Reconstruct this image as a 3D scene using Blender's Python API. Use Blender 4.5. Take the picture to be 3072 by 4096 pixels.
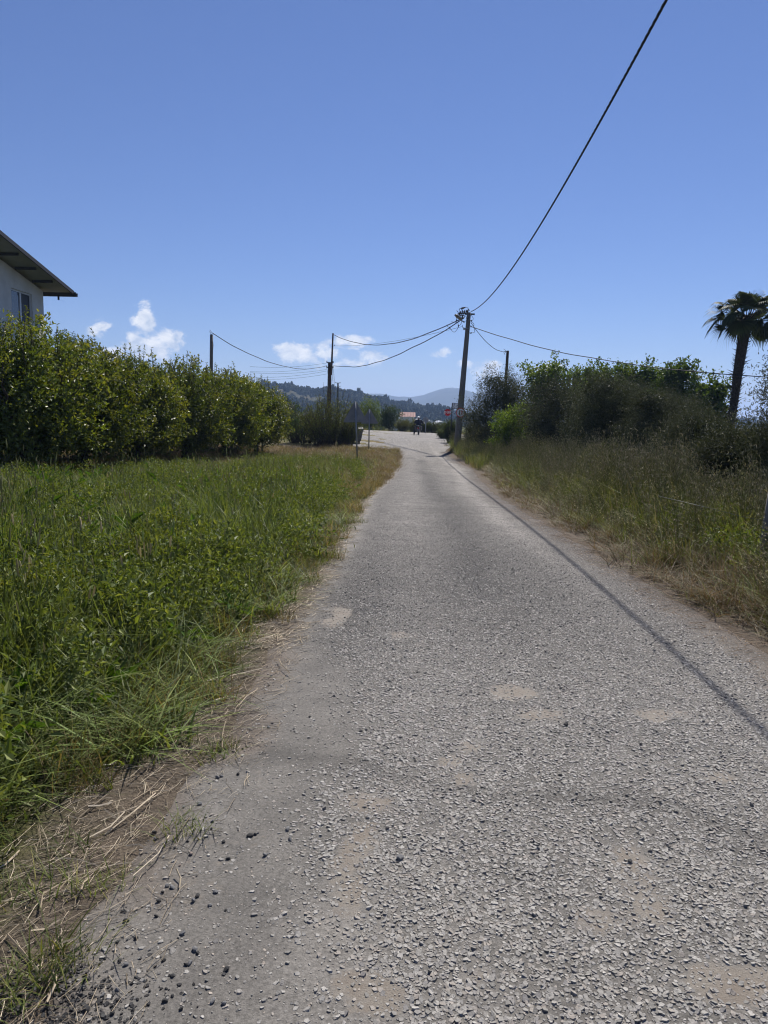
import bpy, bmesh, math, random
import numpy as np
from mathutils import Vector, Matrix

for o in list(bpy.data.objects):
    bpy.data.objects.remove(o)
scene = bpy.context.scene
C = scene.collection
R = math.radians
rng = np.random.default_rng(7)

# ------------------------------------------------------------------ camera
F_PX = 2900.0                       # focal length in pixels of a 3072 x 4096 frame
CAM_H = 1.65
PITCH, YAW, ROLL = R(7.6), R(1.26), R(1.4)
_r0 = Vector((math.cos(YAW), math.sin(YAW), 0))
_h = Vector((-math.sin(YAW), math.cos(YAW), 0))
_f = _h * math.cos(PITCH) + Vector((0, 0, -math.sin(PITCH)))
_u0 = _h * math.sin(PITCH) + Vector((0, 0, math.cos(PITCH)))
_r = _r0 * math.cos(ROLL) + _u0 * math.sin(ROLL)
_u = _u0 * math.cos(ROLL) - _r0 * math.sin(ROLL)
cam_d = bpy.data.cameras.new('camera')
cam = bpy.data.objects.new('camera', cam_d)
C.objects.link(cam)
m3 = Matrix((_r, _u, -_f)).transposed()
cam.matrix_world = Matrix.Translation((0, 0, CAM_H)) @ m3.to_4x4()
cam_d.sensor_fit = 'VERTICAL'
cam_d.sensor_height = 24.0
cam_d.lens = 24.0 * F_PX / 4096.0
cam_d.clip_start = 0.05
cam_d.clip_end = 30000
scene.camera = cam

# ------------------------------------------------------------------ sun, sky, exposure
SUN_EL, SUN_AZ = R(53), R(16)       # azimuth measured from the road direction (+Y) to the right
S = Vector((math.sin(SUN_AZ) * math.cos(SUN_EL), math.cos(SUN_AZ) * math.cos(SUN_EL), math.sin(SUN_EL)))
sun_d = bpy.data.lights.new('sun', 'SUN')
sun_d.energy = 5.0
sun_d.angle = R(0.53)
sun_d.color = (1.0, 0.945, 0.87)
sun = bpy.data.objects.new('sun', sun_d)
sun.rotation_euler = S.to_track_quat('Z', 'Y').to_euler()
sun.location = (20, 60, 80)
C.objects.link(sun)

world = bpy.data.worlds.new('World')
scene.world = world
world.use_nodes = True
wn, wl = world.node_tree.nodes, world.node_tree.links
wn.clear()
SKY = 0.0595
w_out = wn.new('ShaderNodeOutputWorld')
w_bg = wn.new('ShaderNodeBackground')
w_bg.inputs['Strength'].default_value = SKY
w_sky = wn.new('ShaderNodeTexSky')
w_sky.sky_type = 'NISHITA'
w_sky.sun_disc = False
w_sky.sun_elevation = SUN_EL
w_sky.sun_rotation = SUN_AZ
w_sky.air_density = 1.0
w_sky.dust_density = 0.0
w_sky.ozone_density = 10.0
scene.render.engine = 'CYCLES'
scene.view_settings.view_transform = 'Standard'
scene.view_settings.look = 'None'
scene.view_settings.gamma = 1.0
scene.view_settings.use_curve_mapping = False
scene.view_settings.exposure = 0.55
scene.cycles.max_bounces = 4
scene.cycles.diffuse_bounces = 2
scene.cycles.glossy_bounces = 1
scene.cycles.transmission_bounces = 2
scene.cycles.volume_bounces = 0
scene.cycles.use_adaptive_sampling = True
scene.cycles.adaptive_threshold = 0.015
scene.cycles.use_denoising = True
scene.cycles.sample_clamp_indirect = 4.0
scene.cycles.pixel_filter_type = 'BLACKMAN_HARRIS'
scene.cycles.filter_width = 1.15

def wmath(op, a, b=None, c=None):
    n = wn.new('ShaderNodeMath'); n.operation = op
    for i, v in enumerate((a, b, c)):
        if v is None: continue
        if isinstance(v, (int, float)): n.inputs[i].default_value = v
        else: wl.new(v, n.inputs[i])
    return n.outputs[0]

def cam_ray(px, py):
    """direction of the line of sight through a point of the 3072 x 4096 frame"""
    a = (px - 1536.0) / F_PX
    b = (2048.0 - py) / F_PX
    return (_f + _r * a + _u * b)

# small fair-weather clouds low over the horizon: each one has a bearing, a height and a size
w_tc = wn.new('ShaderNodeTexCoord')
w_sep = wn.new('ShaderNodeSeparateXYZ')
wl.new(w_tc.outputs['Generated'], w_sep.inputs[0])
w_az = wmath('ARCTAN2', w_sep.outputs[0], w_sep.outputs[1])
w_el = wmath('ARCSINE', w_sep.outputs[2])
w_cmb = wn.new('ShaderNodeCombineXYZ')
wl.new(w_az, w_cmb.inputs[0]); wl.new(w_el, w_cmb.inputs[1])
def wnoise(scale, detail, rough, off):
    mp = wn.new('ShaderNodeMapping'); mp.inputs['Scale'].default_value = (scale, scale * 1.5, 1)
    mp.inputs['Location'].default_value = (off, off * .7, off)
    wl.new(w_cmb.outputs[0], mp.inputs[0])
    n = wn.new('ShaderNodeTexNoise'); n.inputs['Scale'].default_value = 1.0
    n.inputs['Detail'].default_value = detail; n.inputs['Roughness'].default_value = rough
    n.inputs['Distortion'].default_value = 0.35
    wl.new(mp.outputs[0], n.inputs[0])
    return n.outputs[0]
n_big = wnoise(30, 10, .62, 3.1)
n_shade = wnoise(40, 6, .6, 9.7)
# (px, py, half width px, half height px, density)
cloud_px = [(595, 1385, 95, 70, 1.25), (575, 1295, 50, 75, 1.25), (665, 1360, 75, 45, 1.1), (400, 1318, 45, 36, .9), (440, 1420, 140, 40, .8),
            (1185, 1405, 80, 46, 1.25), (1300, 1425, 75, 46, 1.0), (1405, 1368, 80, 30, 1.2), (1480, 1435, 130, 38, .85),
            (1762, 1415, 50, 24, 1.0), (1870, 1455, 55, 20, .9), (1960, 1490, 75, 46, 1.0), (2200, 1470, 60, 40, 1.1)]
w_sum = None
extra = [(-1.2, .10, .06, .03, 1.1), (1.2, .085, .08, .03, 1.0), (2.8, .085, .1, .03, 1.0)]
blobs_w = []
for (px, py, hw, hh, dn) in cloud_px:
    d = cam_ray(px, py).normalized()
    blobs_w.append((math.atan2(d.x, d.y), math.asin(d.z), hw / F_PX, hh / F_PX, dn))
for (a0, e0, sa, se, dn) in blobs_w + extra:
    da = wmath('MULTIPLY', wmath('SUBTRACT', w_az, a0), 1 / sa)
    de = wmath('MULTIPLY', wmath('SUBTRACT', w_el, e0), 1 / se)
    q = wmath('ADD', wmath('MULTIPLY', da, da), wmath('MULTIPLY', de, de))
    g = wmath('MULTIPLY', wmath('EXPONENT', wmath('MULTIPLY', q, -.9)), dn)
    w_sum = g if w_sum is None else wmath('MAXIMUM', w_sum, g)
w_den = wmath('ADD', w_sum, wmath('MULTIPLY', wmath('SUBTRACT', n_big, .5), 2.9))
w_rmp = wn.new('ShaderNodeMapRange'); w_rmp.interpolation_type = 'SMOOTHSTEP'
w_rmp.inputs['From Min'].default_value = .44; w_rmp.inputs['From Max'].default_value = 1.0
wl.new(w_den, w_rmp.inputs['Value'])
w_gate = wn.new('ShaderNodeMapRange'); w_gate.inputs['From Min'].default_value = .12; w_gate.inputs['From Max'].default_value = .45
wl.new(w_sum, w_gate.inputs['Value'])
w_mask = wmath('MULTIPLY', wmath('MULTIPLY', w_rmp.outputs[0], w_gate.outputs[0]), .97)
w_ccol = wn.new('ShaderNodeMix'); w_ccol.data_type = 'RGBA'
w_ccol.inputs[6].default_value = (6.6, 7.6, 9.4, 1)
w_ccol.inputs[7].default_value = (11.5, 11.6, 11.9, 1)
w_sr = wn.new('ShaderNodeMapRange'); w_sr.inputs['From Min'].default_value = .35; w_sr.inputs['From Max'].default_value = .6
wl.new(n_shade, w_sr.inputs['Value']); wl.new(w_sr.outputs[0], w_ccol.inputs[0])
w_wb = wn.new('ShaderNodeMix'); w_wb.data_type = 'RGBA'; w_wb.blend_type = 'MULTIPLY'; w_wb.inputs[0].default_value = 1.0; w_wb.inputs[7].default_value = (1.14, .965, 1.06, 1)
wl.new(w_sky.outputs[0], w_wb.inputs[6])
w_mix = wn.new('ShaderNodeMix'); w_mix.data_type = 'RGBA'
wl.new(w_mask, w_mix.inputs[0]); wl.new(w_wb.outputs[2], w_mix.inputs[6]); wl.new(w_ccol.outputs[2], w_mix.inputs[7])
# the clear sky above the cloud belt is worked out on its own (cheaper)
w_bg2 = wn.new('ShaderNodeBackground'); w_bg2.inputs['Strength'].default_value = SKY
wl.new(w_mix.outputs[2], w_bg2.inputs['Color']); wl.new(w_wb.outputs[2], w_bg.inputs['Color'])
w_ms = wn.new('ShaderNodeMixShader')
belt = wmath('MULTIPLY', wmath('LESS_THAN', w_sep.outputs[2], .175), wmath('GREATER_THAN', w_sep.outputs[2], .0))
wl.new(belt, w_ms.inputs[0]); wl.new(w_bg.outputs[0], w_ms.inputs[1]); wl.new(w_bg2.outputs[0], w_ms.inputs[2]); wl.new(w_ms.outputs[0], w_out.inputs[0])

# ------------------------------------------------------------------ helpers
def tag(o, label=None, cat=None, group=None, kind=None):
    if label: o['label'] = label
    if cat: o['category'] = cat
    if group: o['group'] = group
    if kind: o['kind'] = kind
    return o

def empty(name, loc=(0, 0, 0), rz=0.0):
    o = bpy.data.objects.new(name, None)
    o.location = loc; o.rotation_euler = (0, 0, rz); o.empty_display_size = .2
    C.objects.link(o)
    return o

def np_mesh(name, V, F, col=None, mats=None, smooth=False, extra=None):
    """mesh from arrays; F is an (m, k) array or a list of such arrays"""
    V = np.asarray(V, dtype=np.float32)
    Fs = F if isinstance(F, list) else [F]
    Fs = [np.asarray(f, dtype=np.int32) for f in Fs if len(f)]
    me = bpy.data.meshes.new(name)
    me.vertices.add(len(V)); me.vertices.foreach_set('co', V.ravel())
    loops = np.concatenate([f.ravel() for f in Fs])
    tot = np.concatenate([np.full(len(f), f.shape[1], np.int32) for f in Fs])
    st = np.concatenate([[0], np.cumsum(tot)[:-1]]).astype(np.int32)
    me.loops.add(len(loops)); me.loops.foreach_set('vertex_index', loops)
    me.polygons.add(len(tot)); me.polygons.foreach_set('loop_start', st)
    me.polygons.foreach_set('use_smooth', np.full(len(tot), bool(smooth)))
    if col is not None:
        a = me.attributes.new('Col', 'FLOAT_COLOR', 'POINT')
        c4 = np.ones((len(V), 4), np.float32); c4[:, :3] = col
        a.data.foreach_set('color', c4.ravel())
    for k, v in (extra or {}).items():
        a = me.attributes.new(k, 'FLOAT', 'POINT'); a.data.foreach_set('value', np.asarray(v, np.float32))
    if mats is not None:
        for m in (mats if isinstance(mats, (list, tuple)) else [mats]): me.materials.append(m)
    me.update(calc_edges=True)
    me.validate()
    return me

def link(name, me, parent=None):
    o = bpy.data.objects.new(name, me)
    C.objects.link(o)
    if parent is not None: o.parent = parent
    return o

class MB:
    """collects simple shapes into one mesh"""
    def __init__(s): s.v = []; s.f = []
    def add(s, vs, fs):
        n = len(s.v); s.v += [tuple(p) for p in vs]; s.f += [tuple(i + n for i in f) for f in fs]; return s
    def box(s, c, d, rot=None, taper=1.0):
        x, y, z = d[0] / 2, d[1] / 2, d[2] / 2
        vs = [Vector((sx * x * (taper if sz > 0 else 1), sy * y * (taper if sz > 0 else 1), sz * z)) for sz in (-1, 1) for sy in (-1, 1) for sx in (-1, 1)]
        if rot is not None: vs = [rot @ v for v in vs]
        vs = [v + Vector(c) for v in vs]
        return s.add(vs, [(0, 2, 3, 1), (4, 5, 7, 6), (0, 1, 5, 4), (2, 6, 7, 3), (0, 4, 6, 2), (1, 3, 7, 5)])
    def tube(s, pts, rad, n=8, caps=True, flat=1.0):
        pts = [Vector(p) for p in pts]; m = len(pts)
        if not hasattr(rad, '__len__'): rad = [rad] * m
        t0 = (pts[1] - pts[0]).normalized()
        a = Vector((0, 0, 1)) if abs(t0.z) < .9 else Vector((1, 0, 0))
        nx = t0.cross(a).normalized(); vs = []
        for i in range(m):
            t = (pts[min(i + 1, m - 1)] - pts[max(i - 1, 0)]).normalized()
            nx = (nx - t * nx.dot(t)).normalized(); ny = t.cross(nx)
            for k in range(n):
                q = 2 * math.pi * k / n
                vs.append(pts[i] + nx * (math.cos(q) * rad[i]) + ny * (math.sin(q) * rad[i] * flat))
        fs = [(i * n + k, i * n + (k + 1) % n, (i + 1) * n + (k + 1) % n, (i + 1) * n + k) for i in range(m - 1) for k in range(n)]
        if caps: fs += [tuple(range(n - 1, -1, -1)), tuple(range((m - 1) * n, m * n))]
        return s.add(vs, fs)
    def ball(s, c, r, n=10, m=6, sc=(1, 1, 1), rot=None):
        vs = []
        for i in range(m + 1):
            p = math.pi * i / m
            for k in range(n):
                q = 2 * math.pi * k / n
                v = Vector((math.sin(p) * math.cos(q) * r * sc[0], math.sin(p) * math.sin(q) * r * sc[1], math.cos(p) * r * sc[2]))
                if rot is not None: v = rot @ v
                vs.append(v + Vector(c))
        return s.add(vs, [(i * n + k, (i + 1) * n + k, (i + 1) * n + (k + 1) % n, i * n + (k + 1) % n) for i in range(m) for k in range(n)])
    def prism(s, poly, y0, y1, xf=None):
        """closed outline in (x, z) pulled from y0 to y1"""
        n = len(poly)
        vs = [Vector((x, y0, z)) for x, z in poly] + [Vector((x, y1, z)) for x, z in poly]
        if xf is not None: vs = [xf @ v for v in vs]
        return s.add(vs, [tuple(range(n)), tuple(range(2 * n - 1, n - 1, -1))] + [(i, i + n, (i + 1) % n + n, (i + 1) % n) for i in range(n)])
    def build(s, name, mat, parent=None, smooth=False, bevel=0.0):
        me = bpy.data.meshes.new(name); me.from_pydata(s.v, [], s.f); me.validate()
        bm = bmesh.new(); bm.from_mesh(me)
        bmesh.ops.recalc_face_normals(bm, faces=bm.faces)
        bm.to_mesh(me); bm.free()
        if mat: me.materials.append(mat)
        if smooth: me.polygons.foreach_set('use_smooth', [True] * len(me.polygons))
        o = link(name, me, parent)
        if bevel:
            b = o.modifiers.new('bevel', 'BEVEL'); b.width = bevel; b.segments = 2; b.limit_method = 'ANGLE'
        return o

HAZE = 2.5e-4
# ---- materials
def new_mat(name):
    m = bpy.data.materials.new(name); m.use_nodes = True
    nt = m.node_tree; nt.nodes.clear()
    out = nt.nodes.new('ShaderNodeOutputMaterial')
    return m, nt, out

def nd(nt, kind, **kw):
    n = nt.nodes.new(kind)
    for k, v in kw.items():
        if k in n.inputs: n.inputs[k].default_value = v
        else: setattr(n, k, v)
    return n

def mixc(nt, fac, a, b, mode='MIX'):
    n = nt.nodes.new('ShaderNodeMix'); n.data_type = 'RGBA'; n.blend_type = mode
    for i, v in ((0, fac), (6, a), (7, b)):
        if isinstance(v, (int, float)): n.inputs[i].default_value = v
        elif isinstance(v, tuple): n.inputs[i].default_value = v if len(v) == 4 else (*v, 1)
        else: nt.links.new(v, n.inputs[i])
    return n.outputs[2]

def mth(nt, op, a, b=None, clamp=False):
    n = nt.nodes.new('ShaderNodeMath'); n.operation = op; n.use_clamp = clamp
    for i, v in enumerate((a, b)):
        if v is None: continue
        if isinstance(v, (int, float)): n.inputs[i].default_value = v
        else: nt.links.new(v, n.inputs[i])
    return n.outputs[0]

def mrange(nt, v, a, b, c=0.0, d=1.0, smooth=False):
    n = nt.nodes.new('ShaderNodeMapRange')
    if smooth: n.interpolation_type = 'SMOOTHSTEP'
    nt.links.new(v, n.inputs[0])
    for i, q in enumerate((a, b, c, d)): n.inputs[i + 1].default_value = q
    return n.outputs[0]

def noise(nt, scale, detail=4, rough=.55, vec=None, dist=0.0, out=0):
    n = nd(nt, 'ShaderNodeTexNoise', Scale=scale, Detail=detail, Roughness=rough, Distortion=dist)
    if vec is None:
        tc = nt.nodes.get('tc') or nt.nodes.new('ShaderNodeTexCoord'); tc.name = 'tc'
        vec = tc.outputs['Object']
    nt.links.new(vec, n.inputs['Vector'])
    return n.outputs[out]

def mat_plain(name, c1, c2=None, rough=.7, scale=6.0, metal=0.0, bump=0.0, bscale=40.0, spec=.4, stretch=None):
    m, nt, out = new_mat(name)
    p = nd(nt, 'ShaderNodeBsdfPrincipled', Roughness=rough, Metallic=metal)
    p.inputs['Specular IOR Level'].default_value = spec
    vec = None
    if stretch:
        tc = nd(nt, 'ShaderNodeTexCoord'); mp = nd(nt, 'ShaderNodeMapping', Scale=stretch)
        nt.links.new(tc.outputs['Object'], mp.inputs[0]); vec = mp.outputs[0]
    if c2 is not None:
        f = mrange(nt, noise(nt, scale, 6, .6, vec), .35, .65)
        nt.links.new(mixc(nt, f, c1, c2), p.inputs['Base Color'])
    else:
        p.inputs['Base Color'].default_value = (*c1, 1)
    if bump:
        b = nd(nt, 'ShaderNodeBump', Strength=bump, Distance=.02)
        nt.links.new(noise(nt, bscale, 5, .6, vec), b.inputs['Height']); nt.links.new(b.outputs[0], p.inputs['Normal'])
    nt.links.new(p.outputs[0], out.inputs[0])
    return m

def mat_leaf(name, trans=.3, rough=.42, spec=.45, tint=(1.25, 1.15, .45), rand=.25, gain=1.0):
    """leaf or blade: colour from the mesh's own leaf colours, light through from behind"""
    m, nt, out = new_mat(name)
    at = nd(nt, 'ShaderNodeAttribute', attribute_name='Col')
    oi = nd(nt, 'ShaderNodeObjectInfo')
    f = mrange(nt, oi.outputs['Random'], 0, 1, (1 - rand) * gain, (1 + rand) * gain)
    vm = nd(nt, 'ShaderNodeVectorMath', operation='SCALE')
    nt.links.new(at.outputs['Color'], vm.inputs[0]); nt.links.new(f, vm.inputs['Scale'])
    p = nd(nt, 'ShaderNodeBsdfPrincipled', Roughness=rough)
    p.inputs['Specular IOR Level'].default_value = spec
    nt.links.new(vm.outputs[0], p.inputs['Base Color'])
    t = nd(nt, 'ShaderNodeBsdfTranslucent')
    nt.links.new(mixc(nt, 1.0, vm.outputs[0], tuple(tint), 'MULTIPLY'), t.inputs[0])
    mx = nd(nt, 'ShaderNodeMixShader'); mx.inputs[0].default_value = trans
    nt.links.new(p.outputs[0], mx.inputs[1]); nt.links.new(t.outputs[0], mx.inputs[2])
    nt.links.new(mx.outputs[0], out.inputs[0])
    return m

# ---- terrain height
_py = np.arange(-60, 420, .5)
_pz = np.interp(_py, [-60, 3, 10, 18, 26, 34, 40, 48, 56, 63, 78, 92, 130, 200, 420], [0, 0, -.10, -.32, -.52, -.60, -.55, -.34, -.12, -.02, -.03, -1.0, -2.8, -3.6, -4.2])
_k = np.hanning(13); _k /= _k.sum()
_pz = np.convolve(np.pad(_pz, 6, mode='edge'), _k, 'valid')
def sst(x, a, b):
    t = np.clip((np.asarray(x, float) - a) / np.maximum(b - np.asarray(a, float), 1e-9), 0, 1); return t * t * (3 - 2 * t)
def zprof(x, y):
    x = np.asarray(x, float); y = np.asarray(y, float)
    z = np.where(y < 420, np.interp(y, _py, _pz), -4.2 - (y - 420) * .0003)
    return z - .013 * np.clip(x, -30, 30) * sst(y, 50, 68) * (1 - sst(y, 90, 120))
def ground_hit(px, py):
    """where the line of sight through (px, py) meets the lie of the land"""
    d = cam_ray(px, py); t = .5; lo = 0
    while t < 3000:
        z = CAM_H + d.z * t
        if z <= float(zprof(d.x * t, d.y * t)): break
        lo = t; t *= 1.02
    hi = t
    for _ in range(30):
        mid = (lo + hi) / 2
        if CAM_H + d.z * mid <= float(zprof(d.x * mid, d.y * mid)): hi = mid
        else: lo = mid
    return Vector((d.x * hi, d.y * hi, CAM_H + d.z * hi))
def at(px, py, Y):
    """the point of the line of sight through (px, py) at distance Y up the road"""
    d = cam_ray(px, py); t = Y / d.y
    return Vector((d.x * t, Y, CAM_H + d.z * t))

def edge_fn(pts, first=None):
    g = [ground_hit(*p) for p in pts]
    ys = [p.y for p in g]; xs = [p.x for p in g]
    o = np.argsort(ys)
    ys = np.array(ys)[o]; xs = np.array(xs)[o]
    return (lambda y: np.interp(y, ys, xs))
tar_l = edge_fn([(280, 4096), (500, 3600), (680, 3330), (960, 2960), (1060, 2700), (1180, 2500), (1290, 2296), (1365, 2185), (1470, 1991), (1530, 1930), (1578, 1875), (1590, 1835)])
tar_r = edge_fn([(1790, 1822), (1880, 1875), (1965, 1975), (2080, 2045), (2420, 2250), (2800, 2470), (3072, 2640)])
grass_l = edge_fn([(-700, 4096), (0, 3640), (407, 3148), (741, 2963), (860, 2778), (1100, 2519), (1270, 2296), (1355, 2185), (1463, 1991), (1530, 1925), (1580, 1870), (1590, 1830)])
weed_r = edge_fn([(1800, 1805), (1925, 1875), (2020, 1978), (2165, 2054), (2593, 2300), (2889, 2450), (3072, 2555)])
def hmap(x, y):
    """height of the open ground (road dug in a little)"""
    x = np.asarray(x, float); y = np.asarray(y, float)
    z = zprof(x, y)
    l, r = tar_l(y), tar_r(y)
    near = 1 - sst(y, 40, 60)
    off = np.maximum(l - x, x - r)
    und = .035 * np.sin(x * .9 + 1.3) * np.sin(y * .7) + .03 * np.sin(x * 2.3 + y * 1.7) + .012 * np.sin(x * 7.1 + 2 * np.sin(y * 3.3)) + .01 * np.sin(y * 8.3 + x * 2.1)
    far = 1 - sst(np.hypot(x, y), 120, 300)
    z = z + und * sst(off, .05, 1.0) * far
    z = z + near * .16 * sst(x - r, .5, 2.2) + near * .05 * sst(l - x, .6, 2.5)
    return z
# ------------------------------------------------------------------ setting
def vnoise(x, y, s, seed=0):
    """smooth value noise on the plane, 0..1"""
    r = np.random.default_rng(1000 + seed); T = r.random((64, 64))
    u, v = np.asarray(x, float) / s, np.asarray(y, float) / s
    i, j = np.floor(u).astype(int), np.floor(v).astype(int)
    fu, fv = u - i, v - j
    fu, fv = fu * fu * (3 - 2 * fu), fv * fv * (3 - 2 * fv)
    g = lambda a, b: T[a % 64, b % 64]
    return (g(i, j) * (1 - fu) + g(i + 1, j) * fu) * (1 - fv) + (g(i, j + 1) * (1 - fu) + g(i + 1, j + 1) * fu) * fv
def fnoise(x, y, s, seed=0, o=3):
    a, t, w = 0, 0, 1.0
    for k in range(o):
        a = a + w * vnoise(x, y, s / 2 ** k, seed + k); t += w; w *= .55
    return a / t

def grid_faces(nx, ny):
    i = np.arange(nx - 1)[None, :] + nx * np.arange(ny - 1)[:, None]
    return np.stack([i, i + 1, i + 1 + nx, i + nx], -1).reshape(-1, 4)

def mat_ground():
    m, nt, out = new_mat('soil_and_turf')
    p = nd(nt, 'ShaderNodeBsdfPrincipled', Roughness=.95)
    p.inputs['Specular IOR Level'].default_value = .15
    at_ = nd(nt, 'ShaderNodeAttribute', attribute_name='Col')
    n1 = noise(nt, 9, 6, .65); n2 = noise(nt, 60, 4, .7)
    c = mixc(nt, .75, at_.outputs['Color'], mixc(nt, mrange(nt, n1, .3, .7), (.45, .43, .40), (1.25, 1.2, 1.12)), 'MULTIPLY')
    c = mixc(nt, .6, c, mixc(nt, mrange(nt, n2, .3, .7), (.5, .48, .45), (1.4, 1.35, 1.3)), 'MULTIPLY')
    nt.links.new(c, p.inputs['Base Color'])
    b = nd(nt, 'ShaderNodeBump', Strength=.8, Distance=.03)
    nt.links.new(mth(nt, 'ADD', n2, mth(nt, 'MULTIPLY', n1, 2)), b.inputs['Height']); nt.links.new(b.outputs[0], p.inputs['Normal'])
    nt.links.new(p.outputs[0], out.inputs[0])
    return m

def spaced(a, b, step0, grow, c=0.0):
    """positions from a to b, step0 apart near c and wider further away"""
    r, x, s = [c], c, step0
    while x < b: x += s; s = min(s * grow, 400); r.append(x)
    l, x, s = [], c, step0
    while x > a: x -= s; s = min(s * grow, 400); l.append(x)
    return np.array(l[::-1] + r)

gx = spaced(-5600, 5600, .14, 1.022, .8)
gy = np.concatenate([np.arange(-25, 0, 1.0), np.arange(0, 12, .14), np.arange(12, 40, .35), np.arange(40, 100, .8), spaced(100, 5200, 3, 1.07, 100)[1:]])
X, Y = np.meshgrid(gx, gy)
Z = hmap(X, Y)
on_road = (X > tar_l(Y) + .04) & (X < tar_r(Y) - .04) & (Y < 60)
soil = np.array([.128, .108, .09]); straw = np.array([.15, .127, .103]); turf = np.array([.06, .068, .024]); dryt = np.array([.19, .15, .075]); orch = np.array([.14, .105, .08]); olive_f = np.array([.06, .055, .03])
L, Rr = tar_l(Y), tar_r(Y); GL, WR = grass_l(Y), weed_r(Y)
nz = fnoise(X, Y, 1.6, 5)
col = np.empty(X.shape + (3,)); col[:] = np.array([.13, .12, .055])
lf = sst(GL + .12 - X + (nz - .5) * .5, 0, .35)[..., None]
left = (X < L + .3)
base_l = straw * (1 - nz[..., None] * .35)
tl = base_l * (1 - lf) + turf * lf
dry = (sst(Y, 17, 26) * (1 - .6 * sst(GL - X, 2, 6)))[..., None] * lf * sst(nz, .25, .6)[..., None]
tl = tl * (1 - dry) + dryt * dry
ox = -6.5 - (40 - Y) * .30
orc = (sst(ox + np.interp(Y, [18, 26, 38], [4.4, 4.0, 2.6]) - X, 0, 1.2) * (Y > 8) * (Y < 44))[..., None]
tl = tl * (1 - orc) + orch * orc
col[left] = tl[left]
right = X > Rr - .3
rf = sst(X - WR - .1 + (nz - .5) * .5, 0, .5)[..., None]
tr = soil * (1 - rf) + olive_f * rf
col[right & ~left] = tr[right & ~left]
farf = sst(Y, 46, 60)[..., None]
col = col * (1 - farf) + np.array([.15, .14, .07]) * farf
ff = sst(Y, 95, 130)[..., None]
band = fnoise(X, Y, 160, 11)[..., None]
plain = np.array([.13, .15, .06]) * (.6 + .8 * band)
col = col * (1 - ff) + plain * ff
Z = np.where(on_road, Z - .05, Z)
ground = link('ground', np_mesh('ground', np.stack([X, Y, Z], -1).reshape(-1, 3), grid_faces(len(gx), len(gy)), col.reshape(-1, 3), mat_ground(), True))
tag(ground, 'open ground of soil, turf and fields on both sides of the road', 'ground', kind='structure')

# ---- the lane: worn chip seal, dusty and ravelled at its edges
def stone_cover(x, y):
    """how thickly the chippings lie, 0..1"""
    l = tar_l(y); r = tar_r(y)
    c = sst(x - l - .06 - .40 * (1 - sst(y, 3.2, 5.5)) + .5 * (fnoise(x, y, .55, 21) - .5), .0, .45) * sst(r - x + .25 * (fnoise(x, y, .7, 22) - .5), .0, .45)
    return c * (1 - .8 * dust_at(x, y))
DUST = [(2050, 2790, .28, .15), (2200, 2890, .3, .12), (1880, 3020, .13, .08), (1800, 3075, .11, .06), (1890, 3150, .17, .1), (2620, 2890, .17, .1), (2750, 2880, .16, .07), (1430, 3450, .2, .34), (1420, 3220, .26, .14),
        (1500, 3990, .24, .12), (2560, 3560, .3, .28), (2380, 3720, .2, .1), (1340, 2480, .25, .4), (2950, 3980, .3, .1), (1900, 3930, .12, .06), (2860, 3130, .3, .12), (1600, 2560, .2, .12)]
DUSTW = [(ground_hit(a, b), c, d) for a, b, c, d in DUST]
def dust_at(x, y):
    x = np.asarray(x, float); q = np.zeros_like(x)
    n = fnoise(x, y, .22, 31)
    for p, sx, sy in DUSTW:
        e = 1 - ((x - p.x) / (sx * .62)) ** 2 - ((y - p.y) / (sy * 1.05)) ** 2
        q = np.maximum(q, sst(e + (n - .5) * 2.4, -.1, 1.1))
    return q

SEAM = [ground_hit(a, b) for a, b in ((1000, 2990), (1250, 3040), (1450, 3075), (1700, 3170), (2000, 3212), (2300, 3210), (2600, 3235), (3072, 3420), (3500, 3600))]
def streak_at(x, y):
    """the dark seam across the lane, 0..1"""
    ys = np.interp(x, [q.x for q in SEAM], [q.y for q in SEAM])
    return np.exp(-((y - ys + .10 * (fnoise(x, y, .25, 36) - .5)) / (.05 + .05 * sst(x, .2, 1.4))) ** 2) * (.45 + .55 * fnoise(x, y, .3, 37)) * 1.2

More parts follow.
